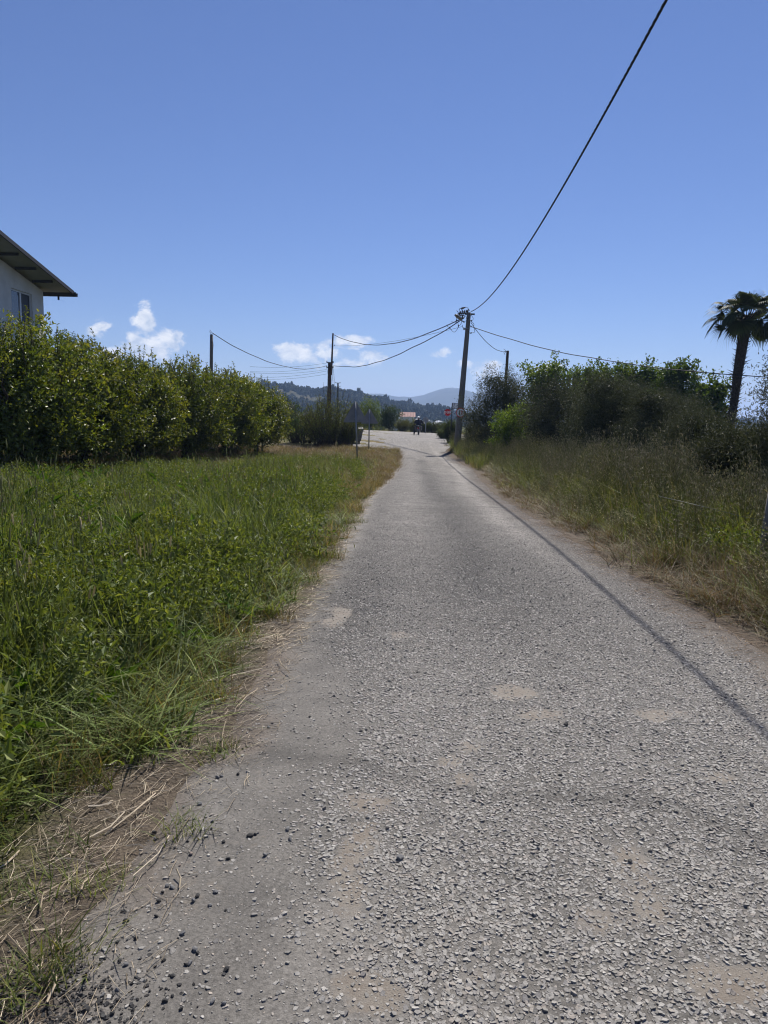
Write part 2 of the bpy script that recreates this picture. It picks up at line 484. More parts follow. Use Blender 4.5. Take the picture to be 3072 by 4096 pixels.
def mat_road(name, chips=True):
    m, nt, out = new_mat(name)
    p = nd(nt, 'ShaderNodeBsdfPrincipled', Roughness=.82)
    p.inputs['Specular IOR Level'].default_value = .35
    tc = nd(nt, 'ShaderNodeTexCoord'); tc.name = 'tc'
    at_ = nd(nt, 'ShaderNodeAttribute', attribute_name='Col')
    du = nd(nt, 'ShaderNodeAttribute', attribute_name='dust')
    wp = nd(nt, 'ShaderNodeVectorMath', operation='ADD')
    nt.links.new(tc.outputs['Object'], wp.inputs[0])
    dn = noise(nt, 30, 2, .5, out=1)
    sc = nd(nt, 'ShaderNodeVectorMath', operation='SCALE'); sc.inputs['Scale'].default_value = .012
    nt.links.new(dn, sc.inputs[0]); nt.links.new(sc.outputs[0], wp.inputs[1])
    vo = nd(nt, 'ShaderNodeTexVoronoi', Scale=62.0); vo.feature = 'F1'
    ve = nd(nt, 'ShaderNodeTexVoronoi', Scale=62.0); ve.feature = 'DISTANCE_TO_EDGE'
    for v in (vo, ve): nt.links.new(wp.outputs[0], v.inputs['Vector'])
    sep = nd(nt, 'ShaderNodeSeparateColor'); nt.links.new(vo.outputs['Color'], sep.inputs[0])
    chip = mixc(nt, sep.outputs[0], (.52, .52, .53), (1.55, 1.52, 1.48))
    gap = mrange(nt, ve.outputs['Distance'], .02, .16)
    fa = nd(nt, 'ShaderNodeAttribute', attribute_name='far')
    tone = mixc(nt, gap, (.50, .48, .46), chip)
    grain = mixc(nt, mrange(nt, noise(nt, 75, 5, .7), .32, .68), (.55, .54, .52), (1.3, 1.28, 1.25))
    tone = mixc(nt, fa.outputs['Fac'], grain, tone)
    big = mixc(nt, mrange(nt, noise(nt, 3.2, 8, .68), .3, .7), (.74, .735, .73), (1.2, 1.19, 1.17))
    c = mixc(nt, 1.0, mixc(nt, 1.0, at_.outputs['Color'], tone, 'MULTIPLY'), big, 'MULTIPLY')
    fine = noise(nt, 160, 4, .7)
    mid = noise(nt, 14, 5, .6)
    dcol = mixc(nt, mrange(nt, fine, .35, .7), (.145, .128, .108), (.245, .22, .185))
    dcol = mixc(nt, mrange(nt, mid, .4, .75), dcol, (.15, .122, .095))
    dm = mrange(nt, mth(nt, 'ADD', du.outputs['Fac'], mth(nt, 'MULTIPLY', mth(nt, 'SUBTRACT', noise(nt, 30, 6, .75), .5), 1.9)), .30, .85, smooth=True)
    c = mixc(nt, dm, c, dcol)
    nt.links.new(c, p.inputs['Base Color'])
    hgt = mth(nt, 'ADD', mth(nt, 'MULTIPLY', mth(nt, 'MULTIPLY', fa.outputs['Fac'], mth(nt, 'MULTIPLY', gap, mth(nt, 'ADD', sep.outputs[1], .35))), mth(nt, 'SUBTRACT', 1.0, dm)), mth(nt, 'MULTIPLY', fine, .35))
    b = nd(nt, 'ShaderNodeBump', Strength=.95, Distance=.014)
    nt.links.new(hgt, b.inputs['Height']); nt.links.new(b.outputs[0], p.inputs['Normal'])
    nt.links.new(p.outputs[0], out.inputs[0])
    return m
M_road = mat_road('worn_chip_seal')

ry = np.concatenate([np.arange(-6, 0, .3), np.arange(0, 10, .06), np.arange(10, 26, .16), np.arange(26, 62, .4), [62, 64, 66, 68, 70]])
ru = np.linspace(0, 1, 84)
U, RY = np.meshgrid(ru, ry)
lo, hi = tar_l(RY) - .35, tar_r(RY) + .35
flare = sst(RY, 46, 58)
lo, hi = lo * (1 - flare) + (-2.6) * flare, hi * (1 - flare) + 5.0 * flare
RX = lo + (hi - lo) * U
din = np.minimum(RX - tar_l(RY), tar_r(RY) - RX)
RZ = zprof(RX, RY) + .012 + .025 * sst(din, .0, 1.2) * (1 - flare) + .008 * (fnoise(RX, RY, .8, 41) - .5) + .006 * (fnoise(RX, RY, .15, 43) - .5)
edge_n = (fnoise(RX, RY, .5, 44) - .5) * .35
sink = sst(-(din + edge_n * .6), .0, .3) * (1 - flare)
RZ = RZ - .10 * sink
mid_x = (tar_l(RY) + tar_r(RY)) / 2
rel = (RX - tar_l(RY)) / np.maximum(tar_r(RY) - tar_l(RY), .1)
wob = (fnoise(RX * .6, RY * .25, .8, 45) - .5) * .10
tone = .208 + .10 * np.exp(-((rel - .80 + wob) / .075) ** 2) * sst(RY, 3.5, 9) + .035 * np.exp(-((rel - .30 + wob) / .10) ** 2) - .095 * np.exp(-((rel - np.interp(RY, [5, 9, 14, 22, 30, 40], [.5, .5, .56, .47, .36, .35]) + wob) / .12) ** 2) * sst(RY, 4, 9) * (1 - sst(RY, 34, 42)) - .02 * np.exp(-((rel - .12 + wob) / .06) ** 2)
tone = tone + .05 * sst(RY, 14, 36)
tone = tone * (.88 + .24 * fnoise(RX, RY, 1.1, 46))
cov = stone_cover(RX, RY) * (1 - sst(RY, 6, 13))
tone = tone * (1 - .38 * cov) * (1 - .12 * (1 - sst(RY, 4, 10)))
for (px, py, sx, sy, k) in ((1680, 1850, .45, 1.6, .30), (1700, 1895, .5, 1.2, .25), (1650, 1835, .3, 1.0, .25), (1800, 1935, .3, .8, .15), (2130, 3400, .5, .3, .12), (1350, 3100, .3, .12, .2), (1120, 3050, .25, .12, .22)):
    q = ground_hit(px, py); tone = tone * (1 - k * sst(1 - ((RX - q.x) / sx) ** 2 - ((RY - q.y) / sy) ** 2 + (fnoise(RX, RY, .4, 58) - .5) * 2.0, 0, 1))
for i, yc in enumerate((15.2, 17.6, 19.5, 21.7, 23.0, 25.6, 28.4, 31.5, 34.0, 38.0)):
    xa_ = tar_r(yc) - .5 - .5 * (i % 3) * .5; xb_ = xa_ + .5 + .3 * (i % 2)
    tone = tone * (1 - .38 * np.exp(-((RY - yc - .5 * (fnoise(RX, RY * 0 + i, .35, 59) - .5)) / .07) ** 2) * ((RX > xa_ - .4) & (RX < xb_)))
tone = tone * (1 - .30 * streak_at(RX, RY))
tone = tone * (1 - .26 * (1 - sst(RX - tar_l(RY), .3, .9)) * (1 - sst(RY, 5, 9)))
smooth_l = (1 - sst(RX - tar_l(RY), .3, .8))
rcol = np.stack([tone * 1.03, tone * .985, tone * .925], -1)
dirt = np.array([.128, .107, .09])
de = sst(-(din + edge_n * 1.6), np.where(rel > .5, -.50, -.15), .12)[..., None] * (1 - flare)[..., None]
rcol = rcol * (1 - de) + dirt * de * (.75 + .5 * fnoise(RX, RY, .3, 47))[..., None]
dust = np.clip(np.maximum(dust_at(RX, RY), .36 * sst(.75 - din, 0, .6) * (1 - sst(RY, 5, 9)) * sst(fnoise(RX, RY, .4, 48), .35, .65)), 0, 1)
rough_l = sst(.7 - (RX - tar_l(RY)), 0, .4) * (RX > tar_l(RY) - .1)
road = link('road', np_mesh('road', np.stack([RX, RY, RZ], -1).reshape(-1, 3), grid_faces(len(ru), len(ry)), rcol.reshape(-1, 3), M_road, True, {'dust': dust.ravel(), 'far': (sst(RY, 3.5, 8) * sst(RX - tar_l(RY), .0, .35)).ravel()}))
tag(road, 'narrow grey chip seal lane running ahead to the junction', 'road', kind='structure')
def road_z(x, y):
    x = np.asarray(x, float); y = np.asarray(y, float)
    d = np.minimum(x - tar_l(y), tar_r(y) - x)
    e = (fnoise(x, y, .5, 44) - .5) * .35
    return zprof(x, y) + .012 + .025 * sst(d, 0, 1.2) + .008 * (fnoise(x, y, .8, 41) - .5) + .006 * (fnoise(x, y, .15, 43) - .5) - .10 * sst(-(d + e * .6), 0, .3)

# ---- main road crossing behind, and the mouth of the side road to the left
A = ground_hit(1460, 1709); B = ground_hit(1755, 1725)
Ax, Ay, Bx, By = -4.2, 79.0, 4.2, 74.0
dv = np.array([Bx - Ax, By - Ay]); dv /= np.linalg.norm(dv); nv = np.array([-dv[1], dv[0]])
if nv[1] > 0: nv = -nv
s_ = np.concatenate([np.arange(-90, -20, 6), np.arange(-20, 24, 1.0), np.arange(24, 90, 6)]); t_ = np.linspace(0, 8.2, 14)
SS, TT = np.meshgrid(s_, t_)
MX = Ax + dv[0] * SS + nv[0] * TT; MY = Ay + dv[1] * SS + nv[1] * TT
mt = .285 * (.85 + .3 * fnoise(MX, MY, 3.0, 51)) + .03 * np.sin(TT * 1.5)
MZ = zprof(MX, MY) + .026 + .02 * np.sin(TT / 8.2 * math.pi)
main_road = link('main_road', np_mesh('main_road', np.stack([MX, MY, MZ], -1).reshape(-1, 3), grid_faces(len(s_), len(t_)), np.stack([mt * 1.02, mt * .985, mt * .935], -1).reshape(-1, 3), M_road, True, {'dust': np.full(MX.size, .12), 'far': np.ones(MX.size)}))
tag(main_road, 'pale grey main road crossing at the end of the lane', 'road', kind='structure')
# apron between the lane and the main road, with the side road peeling off to the left
ax_ = np.linspace(0, 1, 40); ay_ = np.linspace(43.5, 76, 60)
AU, AY = np.meshgrid(ax_, ay_)
al = np.interp(AY, [43.5, 45, 46.5, 48, 51, 56, 62, 70, 76], [-14, -14, -9, -4.2, -3.6, -4.4, -6.0, -8.5, -9.5]); ar = np.interp(AY, [43.5, 46, 50, 56, 62, 68, 76], [2.6, 2.9, 3.6, 4.6, 6.4, 10, 11])
AX = al + (ar - al) * AU
atone = .28 * (.82 + .36 * fnoise(AX, AY, 1.7, 53)); AZ = zprof(AX, AY) + .018 + .012 * fnoise(AX, AY, 1.5, 54)
apron = link('side_road', np_mesh('side_road', np.stack([AX, AY, AZ], -1).reshape(-1, 3), grid_faces(40, 60), np.stack([atone * 1.02, atone * .985, atone * .935], -1).reshape(-1, 3), M_road, True, {'dust': (.25 * fnoise(AX, AY, 1.2, 55)).ravel(), 'far': np.ones(AX.size)}))
tag(apron, 'patched junction apron with a side road leaving to the left', 'road', kind='structure')

# ---- wooded hill behind the fields, and the far mountain
def mat_hill(name, c1, c2, sc):
    m, nt, out = new_mat(name)
    p = nd(nt, 'ShaderNodeBsdfPrincipled', Roughness=1.0); p.inputs['Specular IOR Level'].default_value = .05
    nt.links.new(mixc(nt, mrange(nt, noise(nt, sc, 8, .65), .35, .65), c1, c2), p.inputs['Base Color'])
    nt.links.new(p.outputs[0], out.inputs[0])
    return m
def ridge_obj(name, prof, Yd, front, back, mat, amp, seed, nx=260):
    """a hill whose crest follows the given line and whose slopes run down front and back"""
    P = [at(px, py, Yd) for px, py in prof]
    xs = np.array([p.x for p in P]); zs = np.array([p.z for p in P])
    hx = np.linspace(xs[0], xs[-1], nx); t = np.linspace(0, 1, 36)
    hz = np.interp(hx, xs, zs)
    HX, T = np.meshgrid(hx, t)
    HY = Yd - front + T * (front + back)
    k = front / (front + back)
    shp = np.where(T < k, sst(T, 0, k) ** .8, 1 - sst(T, k, 1))
    base = -6.0 - Yd * .0006
    n = fnoise(HX, HY, amp * 9, seed, 4) - .5
    HZ = base + (np.interp(HX, xs, zs) - base) * shp + n * amp * 2 * shp * (1 - .8 * np.exp(-((T - k) / .05) ** 2))
    HX = HX + np.where(T < k, 0, 0)
    o = link(name, np_mesh(name, np.stack([HX, HY, HZ], -1).reshape(-1, 3), grid_faces(nx, 36)[:, ::-1], None, mat, True))
    return o, HX, HY, HZ, T
hill_prof = [(-3600, 1500), (-2000, 1500), (-800, 1520), (0, 1540), (700, 1554), (1000, 1560), (1120, 1556), (1190, 1560), (1245, 1575), (1281, 1583), (1311, 1571), (1371, 1574), (1395, 1570), (1462, 1581), (1500, 1588), (1533, 1596), (1569, 1613), (1617, 1620), (1656, 1633), (1689, 1642), (1719, 1640), (1756, 1642), (1783, 1655), (1819, 1666), (1900, 1680)]
hill, HX, HY, HZ, HT = ridge_obj('hill', hill_prof, 800, 300, 350, mat_hill('hill_scrub', (.035, .04, .022), (.075, .068, .045), .035), 5, 61)
tag(hill, 'low wooded hill rising behind the fields', 'hill', kind='structure')
hillr, HX2, HY2, HZ2, HT2 = ridge_obj('hill', [(2350, 1700), (2600, 1690), (2800, 1690), (2900, 1683), (3000, 1684), (3072, 1680), (3500, 1690), (4200, 1700), (5200, 1745)], 1300, 300, 400, mat_hill('hill_scrub_far', (.035, .04, .022), (.08, .075, .045), .03), 5, 63, 120)
tag(hillr, 'distant low hill beyond the olive trees on the right', 'hill', kind='structure')
mtn, *_ = ridge_obj('mountain', [(-3800, 1470), (-3000, 1480), (-1000, 1540), (600, 1570), (1300, 1572), (1530, 1582), (1587, 1590), (1641, 1590), (1689, 1584), (1731, 1568), (1762, 1560), (1790, 1554), (1813, 1552), (1840, 1555), (1879, 1566), (1960, 1590), (2100, 1600), (2400, 1640), (2800, 1668), (3200, 1690), (4200, 1715), (6000, 1748)], 3200, 1000, 900, mat_hill('mountain_scrub', (.06, .065, .055), (.09, .092, .08), .008), 18, 65, 420)
tag(mtn, 'far blue mountain on the horizon', 'mountain', kind='structure')
# ------------------------------------------------------------------ scatter by instances
_src_n = 0
def scatter(name, meshes, pts, rot, scl, idx, parent=None):
    """one object that shows copies of a few small meshes at many places"""
    col_ = bpy.data.collections.new(name + '_source')
    for i, me in enumerate(meshes):
        col_.objects.link(bpy.data.objects.new('%s_source_%03d' % (name, i), me))
    me = bpy.data.meshes.new(name)
    n = len(pts)
    me.vertices.add(n); me.vertices.foreach_set('co', np.asarray(pts, np.float32).ravel())
    a = me.attributes.new('rot', 'FLOAT_VECTOR', 'POINT'); a.data.foreach_set('vector', np.asarray(rot, np.float32).ravel())
    s3 = np.asarray(scl, np.float32); s3 = np.repeat(s3[:, None], 3, 1) if s3.ndim == 1 else s3
    a = me.attributes.new('scl', 'FLOAT_VECTOR', 'POINT'); a.data.foreach_set('vector', np.ascontiguousarray(s3).ravel())
    a = me.attributes.new('idx', 'INT', 'POINT'); a.data.foreach_set('value', np.asarray(idx, np.int32))
    o = link(name, me, parent)
    ng = bpy.data.node_groups.new(name + '_scatter', 'GeometryNodeTree')
    ng.interface.new_socket('Geometry', in_out='INPUT', socket_type='NodeSocketGeometry')
    ng.interface.new_socket('Geometry', in_out='OUTPUT', socket_type='NodeSocketGeometry')
    gi, go = ng.nodes.new('NodeGroupInput'), ng.nodes.new('NodeGroupOutput')
    ci = ng.nodes.new('GeometryNodeCollectionInfo'); ci.inputs['Collection'].default_value = col_
    ci.inputs['Separate Children'].default_value = True; ci.inputs['Reset Children'].default_value = True
    ip = ng.nodes.new('GeometryNodeInstanceOnPoints'); ip.inputs['Pick Instance'].default_value = True
    def attr(nm, t):
        q = ng.nodes.new('GeometryNodeInputNamedAttribute'); q.data_type = t; q.inputs['Name'].default_value = nm
        return q.outputs[0]
    ng.links.new(gi.outputs[0], ip.inputs['Points']); ng.links.new(ci.outputs[0], ip.inputs['Instance'])
    ng.links.new(attr('idx', 'INT'), ip.inputs['Instance Index'])
    ng.links.new(attr('rot', 'FLOAT_VECTOR'), ip.inputs['Rotation']); ng.links.new(attr('scl', 'FLOAT_VECTOR'), ip.inputs['Scale'])
    ng.links.new(ip.outputs[0], go.inputs[0])
    md = o.modifiers.new('scatter', 'NODES'); md.node_group = ng
    return o

# ------------------------------------------------------------------ leaves and crowns
def unit(v): return v / np.maximum(np.linalg.norm(v, axis=-1, keepdims=True), 1e-6)
def leaf_arrays(P, A, N, Ls, Ws, fold=.18, curl=.12):
    """folded leaf: base, left, tip, right"""
    A = unit(A); Sd = unit(np.cross(N, A)); N = np.cross(A, Sd)
    Ls = Ls[:, None]; Ws = Ws[:, None]
    V = np.stack([P, P + A * Ls * .45 + Sd * Ws * .5 + N * Ws * fold, P + A * Ls - N * Ls * curl, P + A * Ls * .45 - Sd * Ws * .5 + N * Ws * fold], 1)
    n = len(P); b = 4 * np.arange(n)[:, None]
    F = np.concatenate([b + np.array([[0, 2, 1]]), b + np.array([[0, 3, 2]])])
    return V.reshape(-1, 3), F

def make_crown(r, blobs, n_cl, n_lf, L, W, pal, shell=.35, shoot=.22, up=.35, spread=.09, lump=.18, flat=.5, young=None, droop=0.0, cut=None, lseed=0):
    """leaf clumps spread through lumpy ellipsoids; pal: leaf colours; young: colour of tip leaves"""
    b = np.array(blobs, float)
    wt = (b[:, 3] * b[:, 4] + b[:, 4] * b[:, 5] + b[:, 3] * b[:, 5]); wt /= wt.sum()
    k = r.choice(len(b), n_cl, p=wt)
    d = unit(r.normal(size=(n_cl, 3)))
    rad = 1 - shell * 2.2 * r.random(n_cl) ** 2.2
    ph = b[k, :3] * 3.1
    lum = 1 + lump * (np.sin(d[:, 0] * 5 + ph[:, 0]) * np.sin(d[:, 1] * 5 + ph[:, 1]) + .7 * np.sin(d[:, 2] * 7 + d[:, 0] * 6 + ph[:, 2]))
    c = b[k, :3] + d * b[k, 3:6] * (rad * lum)[:, None]
    if cut is not None:
        ok = cut(c); c, d, k, rad = c[ok], d[ok], k[ok], rad[ok]; n_cl = len(c)
    ax = unit(d * .8 + np.array([0, 0, up]) + r.normal(size=(n_cl, 3)) * .35)
    ci = np.repeat(np.arange(n_cl), n_lf)
    n = len(ci); t = r.random(n)
    P = c[ci] + ax[ci] * ((t - .3) * shoot)[:, None] + r.normal(size=(n, 3)) * (spread * (1 - .55 * t))[:, None]
    LA = unit(ax[ci] * .55 + unit(r.normal(size=(n, 3))) * .9 + np.array([0, 0, .15 - droop]))
    LN = unit(np.array([0, 0, 1.0]) * flat + r.normal(size=(n, 3)) * .75 + d[ci] * .3)
    V, F = leaf_arrays(P, LA, LN, L * (.65 + .6 * r.random(n)), W * (.7 + .5 * r.random(n)))
    pal = np.array(pal); colr = pal[r.integers(0, len(pal), n_cl)][ci] * (.7 + .6 * r.random(n))[:, None]
    if young is not None:
        y = (t > .72) & (r.random(n_cl)[ci] < .5) & (rad[ci] > .8)
        colr[y] = np.array(young) * (.7 + .6 * r.random(y.sum()))[:, None]
    return V, F, np.repeat(colr, 4, 0)

def with_core(r, blobs, V, F, c_, n, L, W, pal, cut=None):
    """older, larger leaves inside the crown so that it closes up"""
    b = np.array(blobs, float); k = r.integers(0, len(b), n); d = unit(r.normal(size=(n, 3))); P = b[k, :3] + d * b[k, 3:6] * (.25 + .55 * r.random(n))[:, None]
    if cut is not None: P = P[cut(P)]; n = len(P)
    v, f = leaf_arrays(P, unit(r.normal(size=(n, 3))), unit(r.normal(size=(n, 3))), L * (.7 + .6 * r.random(n)), W * (.7 + .6 * r.random(n)))
    pal = np.array(pal); cc = pal[r.integers(0, len(pal), n)] * (.6 + .6 * r.random((n, 1)))
    return np.concatenate([V, v]), np.concatenate([F, f + len(V)]), np.concatenate([c_, np.repeat(cc, 4, 0)])

def limb(mb, r, p0, p1, r0, r1, wob=.12, n=6, sides=7):
    p0, p1 = Vector(p0), Vector(p1); L = (p1 - p0).length
    pts = [p0.lerp(p1, i / n) + (Vector(r.normal(size=3)) * wob * L * .25 if 0 < i < n else Vector()) for i in range(n + 1)]
    mb.tube(pts, [r0 + (r1 - r0) * i / n for i in range(n + 1)], sides)
    return pts

M_bark = mat_plain('rough_bark', (.035, .028, .022), (.10, .085, .07), .95, 14, bump=.8, bscale=30, spec=.1)
M_bark_grey = mat_plain('grey_bark', (.07, .065, .055), (.16, .15, .13), .95, 12, bump=.8, bscale=26, spec=.1)
M_citrus = mat_leaf('citrus_leaf', .38, .42, .32, (1.4, 1.3, .35), .18)
M_olive = mat_leaf('olive_leaf', .16, .6, .15, (1.2, 1.2, .6), .12)
M_mulb = mat_leaf('broad_leaf', .38, .5, .28, (1.35, 1.25, .35), .12)
M_shrub = mat_leaf('shrub_leaf', .36, .55, .22, (1.35, 1.25, .4), .15)
M_grass = mat_leaf('grass_blade', .36, .55, .2, (1.25, 1.2, .5), .42)
M_dry = mat_leaf('dry_grass_blade', .25, .6, .25, (1.1, 1.0, .8), .2)

def tree_from(name, trunk_me, crown_me, loc, rz, sc, label, cat, group=None):
    t = empty(name, loc, rz); t.scale = sc if hasattr(sc, '__len__') else (sc, sc, sc)
    link('trunk', trunk_me, t); link('crown', crown_me, t)
    return tag(t, label, cat, group)
def mb_mesh(mb, name, mat, smooth=True):
    me = bpy.data.meshes.new(name); me.from_pydata(mb.v, [], mb.f); me.materials.append(mat); me.validate()
    if smooth: me.polygons.foreach_set('use_smooth', [True] * len(me.polygons))
    return me
def gh(x, y): return float(hmap(x, y))
# ------------------------------------------------------------------ house at the left edge
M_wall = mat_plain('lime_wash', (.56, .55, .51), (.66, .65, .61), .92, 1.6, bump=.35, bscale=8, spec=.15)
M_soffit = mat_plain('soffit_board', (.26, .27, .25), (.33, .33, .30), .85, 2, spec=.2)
M_steel = mat_plain('dark_steel', (.02, .02, .021), (.035, .033, .032), .6, 8, spec=.4)
M_roof = mat_plain('roof_sheet', (.05, .045, .045), (.09, .08, .075), .6, 3)
M_upvc = mat_plain('white_window_frame', (.55, .57, .58), None, .35, spec=.5)
M_glass = mat_plain('window_glass', (.055, .075, .10), (.04, .055, .075), .06, .7, spec=.8)
M_screen = mat_plain('window_mesh_screen', (.03, .036, .045), None, .5, spec=.3)
HXW = -14.0
corner = at(172, 1165, 28.6)
HXW = corner.x
eave = corner.z
slope = .20
house = empty('house', (HXW, 28.6, gh(HXW, 28.6)))
hb = house.location
def hl(x, y, z): return (x - hb.x, y - hb.y, z - hb.z)
y0, y1 = 17.0, 28.6
zt0 = eave + (y1 - y0) * slope
zb = hb.z - .4
WT, WB = at(40, 1165, 26.4), at(40, 1300, 26.4)
wy0, wy1, wz0, wz1 = 26.35, 27.75, corner.z - 1.36, corner.z - .02
# window heights follow the sill and head lines seen in the wall
d1 = cam_ray(50, 1292); tt = HXW / d1.x; wy0 = d1.y * tt; wz0 = CAM_H + d1.z * tt
d2 = cam_ray(128, 1178); tt = HXW / d2.x; wy1 = d2.y * tt; wz1 = CAM_H + d2.z * tt
mb = MB()
# wall sheet facing the road, pieced round the window opening (0.25 m thick)
def wbox(ya, yb, za, zb_): mb.box(hl(HXW - .125, (ya + yb) / 2, (za + zb_) / 2), (.25, yb - ya, zb_ - za))
wbox(y0, wy0, zb, eave); wbox(wy1, y1, zb, eave); wbox(wy0, wy1, zb, wz0); wbox(wy0, wy1, wz1, eave)
g0, g1, ga, gb = hl(HXW, y0, eave), hl(HXW, y1, eave), hl(HXW, y0, zt0), hl(HXW - .25, y0, eave)
mb.add([g0, g1, ga, hl(HXW - .25, y0, eave), hl(HXW - .25, y1, eave), hl(HXW - .25, y0, zt0)], [(0, 1, 2), (3, 5, 4), (0, 2, 5, 3), (1, 4, 5, 2)])
mb.box(hl(HXW - 4.25, y1 - .125, (zb + eave) / 2), (8, .25, eave - zb)); mb.box(hl(HXW - 4.25, y0 + .125, (zb + eave) / 2), (8, .25, eave - zb))
mb.build('wall', M_wall, house)
OVX, OVY = .98, .5
RT = .16
def roof_z(y): return eave + (y1 - y) * slope
ya, yb = y0 - .8, y1 + OVY
xa, xb = HXW - 8.6, HXW + OVX
rot = Matrix.Rotation(-math.atan(slope), 3, 'X')
def slab(x0, x1, ya, yb, zo, th, name, mat, par):
    m = MB(); z0, z1 = roof_z(ya) + zo, roof_z(yb) + zo
    m.add([hl(x0, ya, z0), hl(x1, ya, z0), hl(x1, yb, z1), hl(x0, yb, z1), hl(x0, ya, z0 + th), hl(x1, ya, z0 + th), hl(x1, yb, z1 + th), hl(x0, yb, z1 + th)],
          [(0, 3, 2, 1), (4, 5, 6, 7), (0, 1, 5, 4), (1, 2, 6, 5), (2, 3, 7, 6), (3, 0, 4, 7)])
    return m.build(name, mat, par)
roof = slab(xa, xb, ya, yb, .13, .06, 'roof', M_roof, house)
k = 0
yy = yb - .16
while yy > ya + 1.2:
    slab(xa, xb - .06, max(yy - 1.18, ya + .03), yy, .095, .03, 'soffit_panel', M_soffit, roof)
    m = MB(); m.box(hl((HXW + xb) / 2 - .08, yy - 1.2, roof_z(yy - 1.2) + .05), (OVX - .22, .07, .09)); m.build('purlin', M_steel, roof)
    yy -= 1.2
m = MB(); m.add([hl(xb - .03, ya, roof_z(ya) + .07), hl(xb + .02, ya, roof_z(ya) + .07), hl(xb + .02, yb, roof_z(yb) + .07), hl(xb - .03, yb, roof_z(yb) + .07),
                 hl(xb - .03, ya, roof_z(ya) + .205), hl(xb + .02, ya, roof_z(ya) + .205), hl(xb + .02, yb, roof_z(yb) + .205), hl(xb - .03, yb, roof_z(yb) + .205)],
                [(0, 3, 2, 1), (4, 5, 6, 7), (0, 1, 5, 4), (1, 2, 6, 5), (2, 3, 7, 6), (3, 0, 4, 7)])
m.build('rake_trim', M_steel, roof)
m = MB(); zg = roof_z(yb)
m.prism([(0, 0), (.13, 0), (.15, .14), (.13, .14), (.115, .02), (.015, .02), (0, .16), (-.02, .16)], 0, 1,
        Matrix.Translation(hl(xa, yb - .02, zg + .0)) @ Matrix(((0, xb + .1 - xa, 0, 0), (1, 0, 0, 0), (0, 0, 1, 0), (0, 0, 0, 1))))
m.build('gutter', M_steel, roof)
m = MB(); m.tube([hl(HXW + .35, yb + .03, zg + .02), hl(HXW + .35, yb + .03, zg - .14)], .04, 8); m.build('gutter_outlet', M_steel, roof)
win = MB()
fx = HXW - .10
def fr(ya, yb, za, zb_, x=fx, dx=.07): win.box(hl(x, (ya + yb) / 2, (za + zb_) / 2), (dx, yb - ya, zb_ - za))
fr(wy0, wy1, wz0, wz0 + .06); fr(wy0, wy1, wz1 - .06, wz1); fr(wy0, wy0 + .06, wz0 + .06, wz1 - .06); fr(wy1 - .06, wy1, wz0 + .06, wz1 - .06)
my = (wy0 + wy1) / 2; fr(my - .05, my + .05, wz0 + .06, wz1 - .06, fx + .004)
window = win.build('window', M_upvc, house)
m = MB(); m.box(hl(fx, (wy0 + .06 + my - .05) / 2, (wz0 + wz1) / 2), (.02, my - .05 - wy0 - .06, wz1 - wz0 - .12)); m.build('pane', M_glass, window)
m = MB(); m.box(hl(fx, (wy1 - .06 + my + .05) / 2, (wz0 + wz1) / 2), (.02, wy1 - .06 - my - .05, wz1 - wz0 - .12)); m.build('pane', M_screen, window)
m = MB(); m.box(hl(HXW + .01, my, wz0 - .03), (.16, wy1 - wy0 + .12, .05)); m.build('window_sill', M_upvc, window)
tag(house, 'pale two storey house with deep sheet roof overhang behind the citrus trees', 'house')

# ------------------------------------------------------------------ poles, lines and street lamp
M_conc = mat_plain('pole_concrete', (.15, .143, .128), (.21, .20, .18), .9, 3, bump=.3, bscale=30, spec=.2, stretch=(2, 2, .4))
M_wood = mat_plain('creosoted_wood', (.035, .022, .016), (.075, .05, .038), .9, 8, bump=.5, bscale=20, spec=.15, stretch=(6, 6, .5))
M_wood_grey = mat_plain('weathered_wood', (.09, .08, .07), (.19, .175, .155), .9, 8, bump=.6, bscale=20, spec=.15, stretch=(6, 6, .5))
M_galv = mat_plain('galvanised_metal', (.22, .235, .25), (.32, .335, .35), .5, 5, metal=.35, spec=.5)
M_cable = mat_plain('black_cable', (.012, .012, .014), (.02, .02, .022), .55, 20, spec=.35)
M_wire = mat_plain('bare_wire', (.06, .065, .075), None, .5, metal=.5)
M_porc = mat_plain('insulator', (.05, .03, .022), None, .3, spec=.6)
M_lamp = mat_plain('lamp_housing', (.17, .16, .145), (.22, .21, .19), .5, 5, spec=.4)
M_lampglass = mat_plain('lamp_diffuser', (.25, .23, .19), None, .3, spec=.5)
PY = 46.0
pt, pb_ = at(1876, 1250, PY), at(1832, 1755, PY)
pbase = Vector((pb_.x - .05, PY, gh(pb_.x, PY) - .05))
pole = empty('concrete_pole', pbase)
PT = pt - pbase
m = MB()
nseg = 8
m.tube([PT * (i / nseg) for i in range(nseg + 1)], [.225 + (.125 - .225) * i / nseg for i in range(nseg + 1)], 14)
m.build('shaft', M_conc, pole, True)
PU = PT.normalized()
def pl(px, py, Y=PY): return at(px, py, Y) - pbase
m = MB(); m.box(PT - PU * .10 + Vector((.05, -.02, 0)), (.62, .08, .09)); m.build('top_bracket', M_steel, pole)
q = PT - PU * 1.02
m = MB(); m.box(q + Vector((-.17, -.05, .02)), (.20, .16, .10)); m.tube([q + Vector((-.12, -.12, .02)), q + Vector((.0, -.16, .02)), q + Vector((.14, -.08, .02))], .025, 6); m.build('lamp_bracket', M_galv, pole)
l0, l1, l2 = pl(1857, 1290, PY - .2), pl(1846, 1281, PY - .35), pl(1821, 1259, PY - .8)
arm = MB(); arm.tube([l0, l1], .035, 8)
lamp = arm.build('lamp_arm', M_galv, pole, True)
dirl = (l2 - l1).normalized(); up_l = Vector((0, 0, 1)) - dirl * dirl.z; up_l.normalize(); sd_l = dirl.cross(up_l)
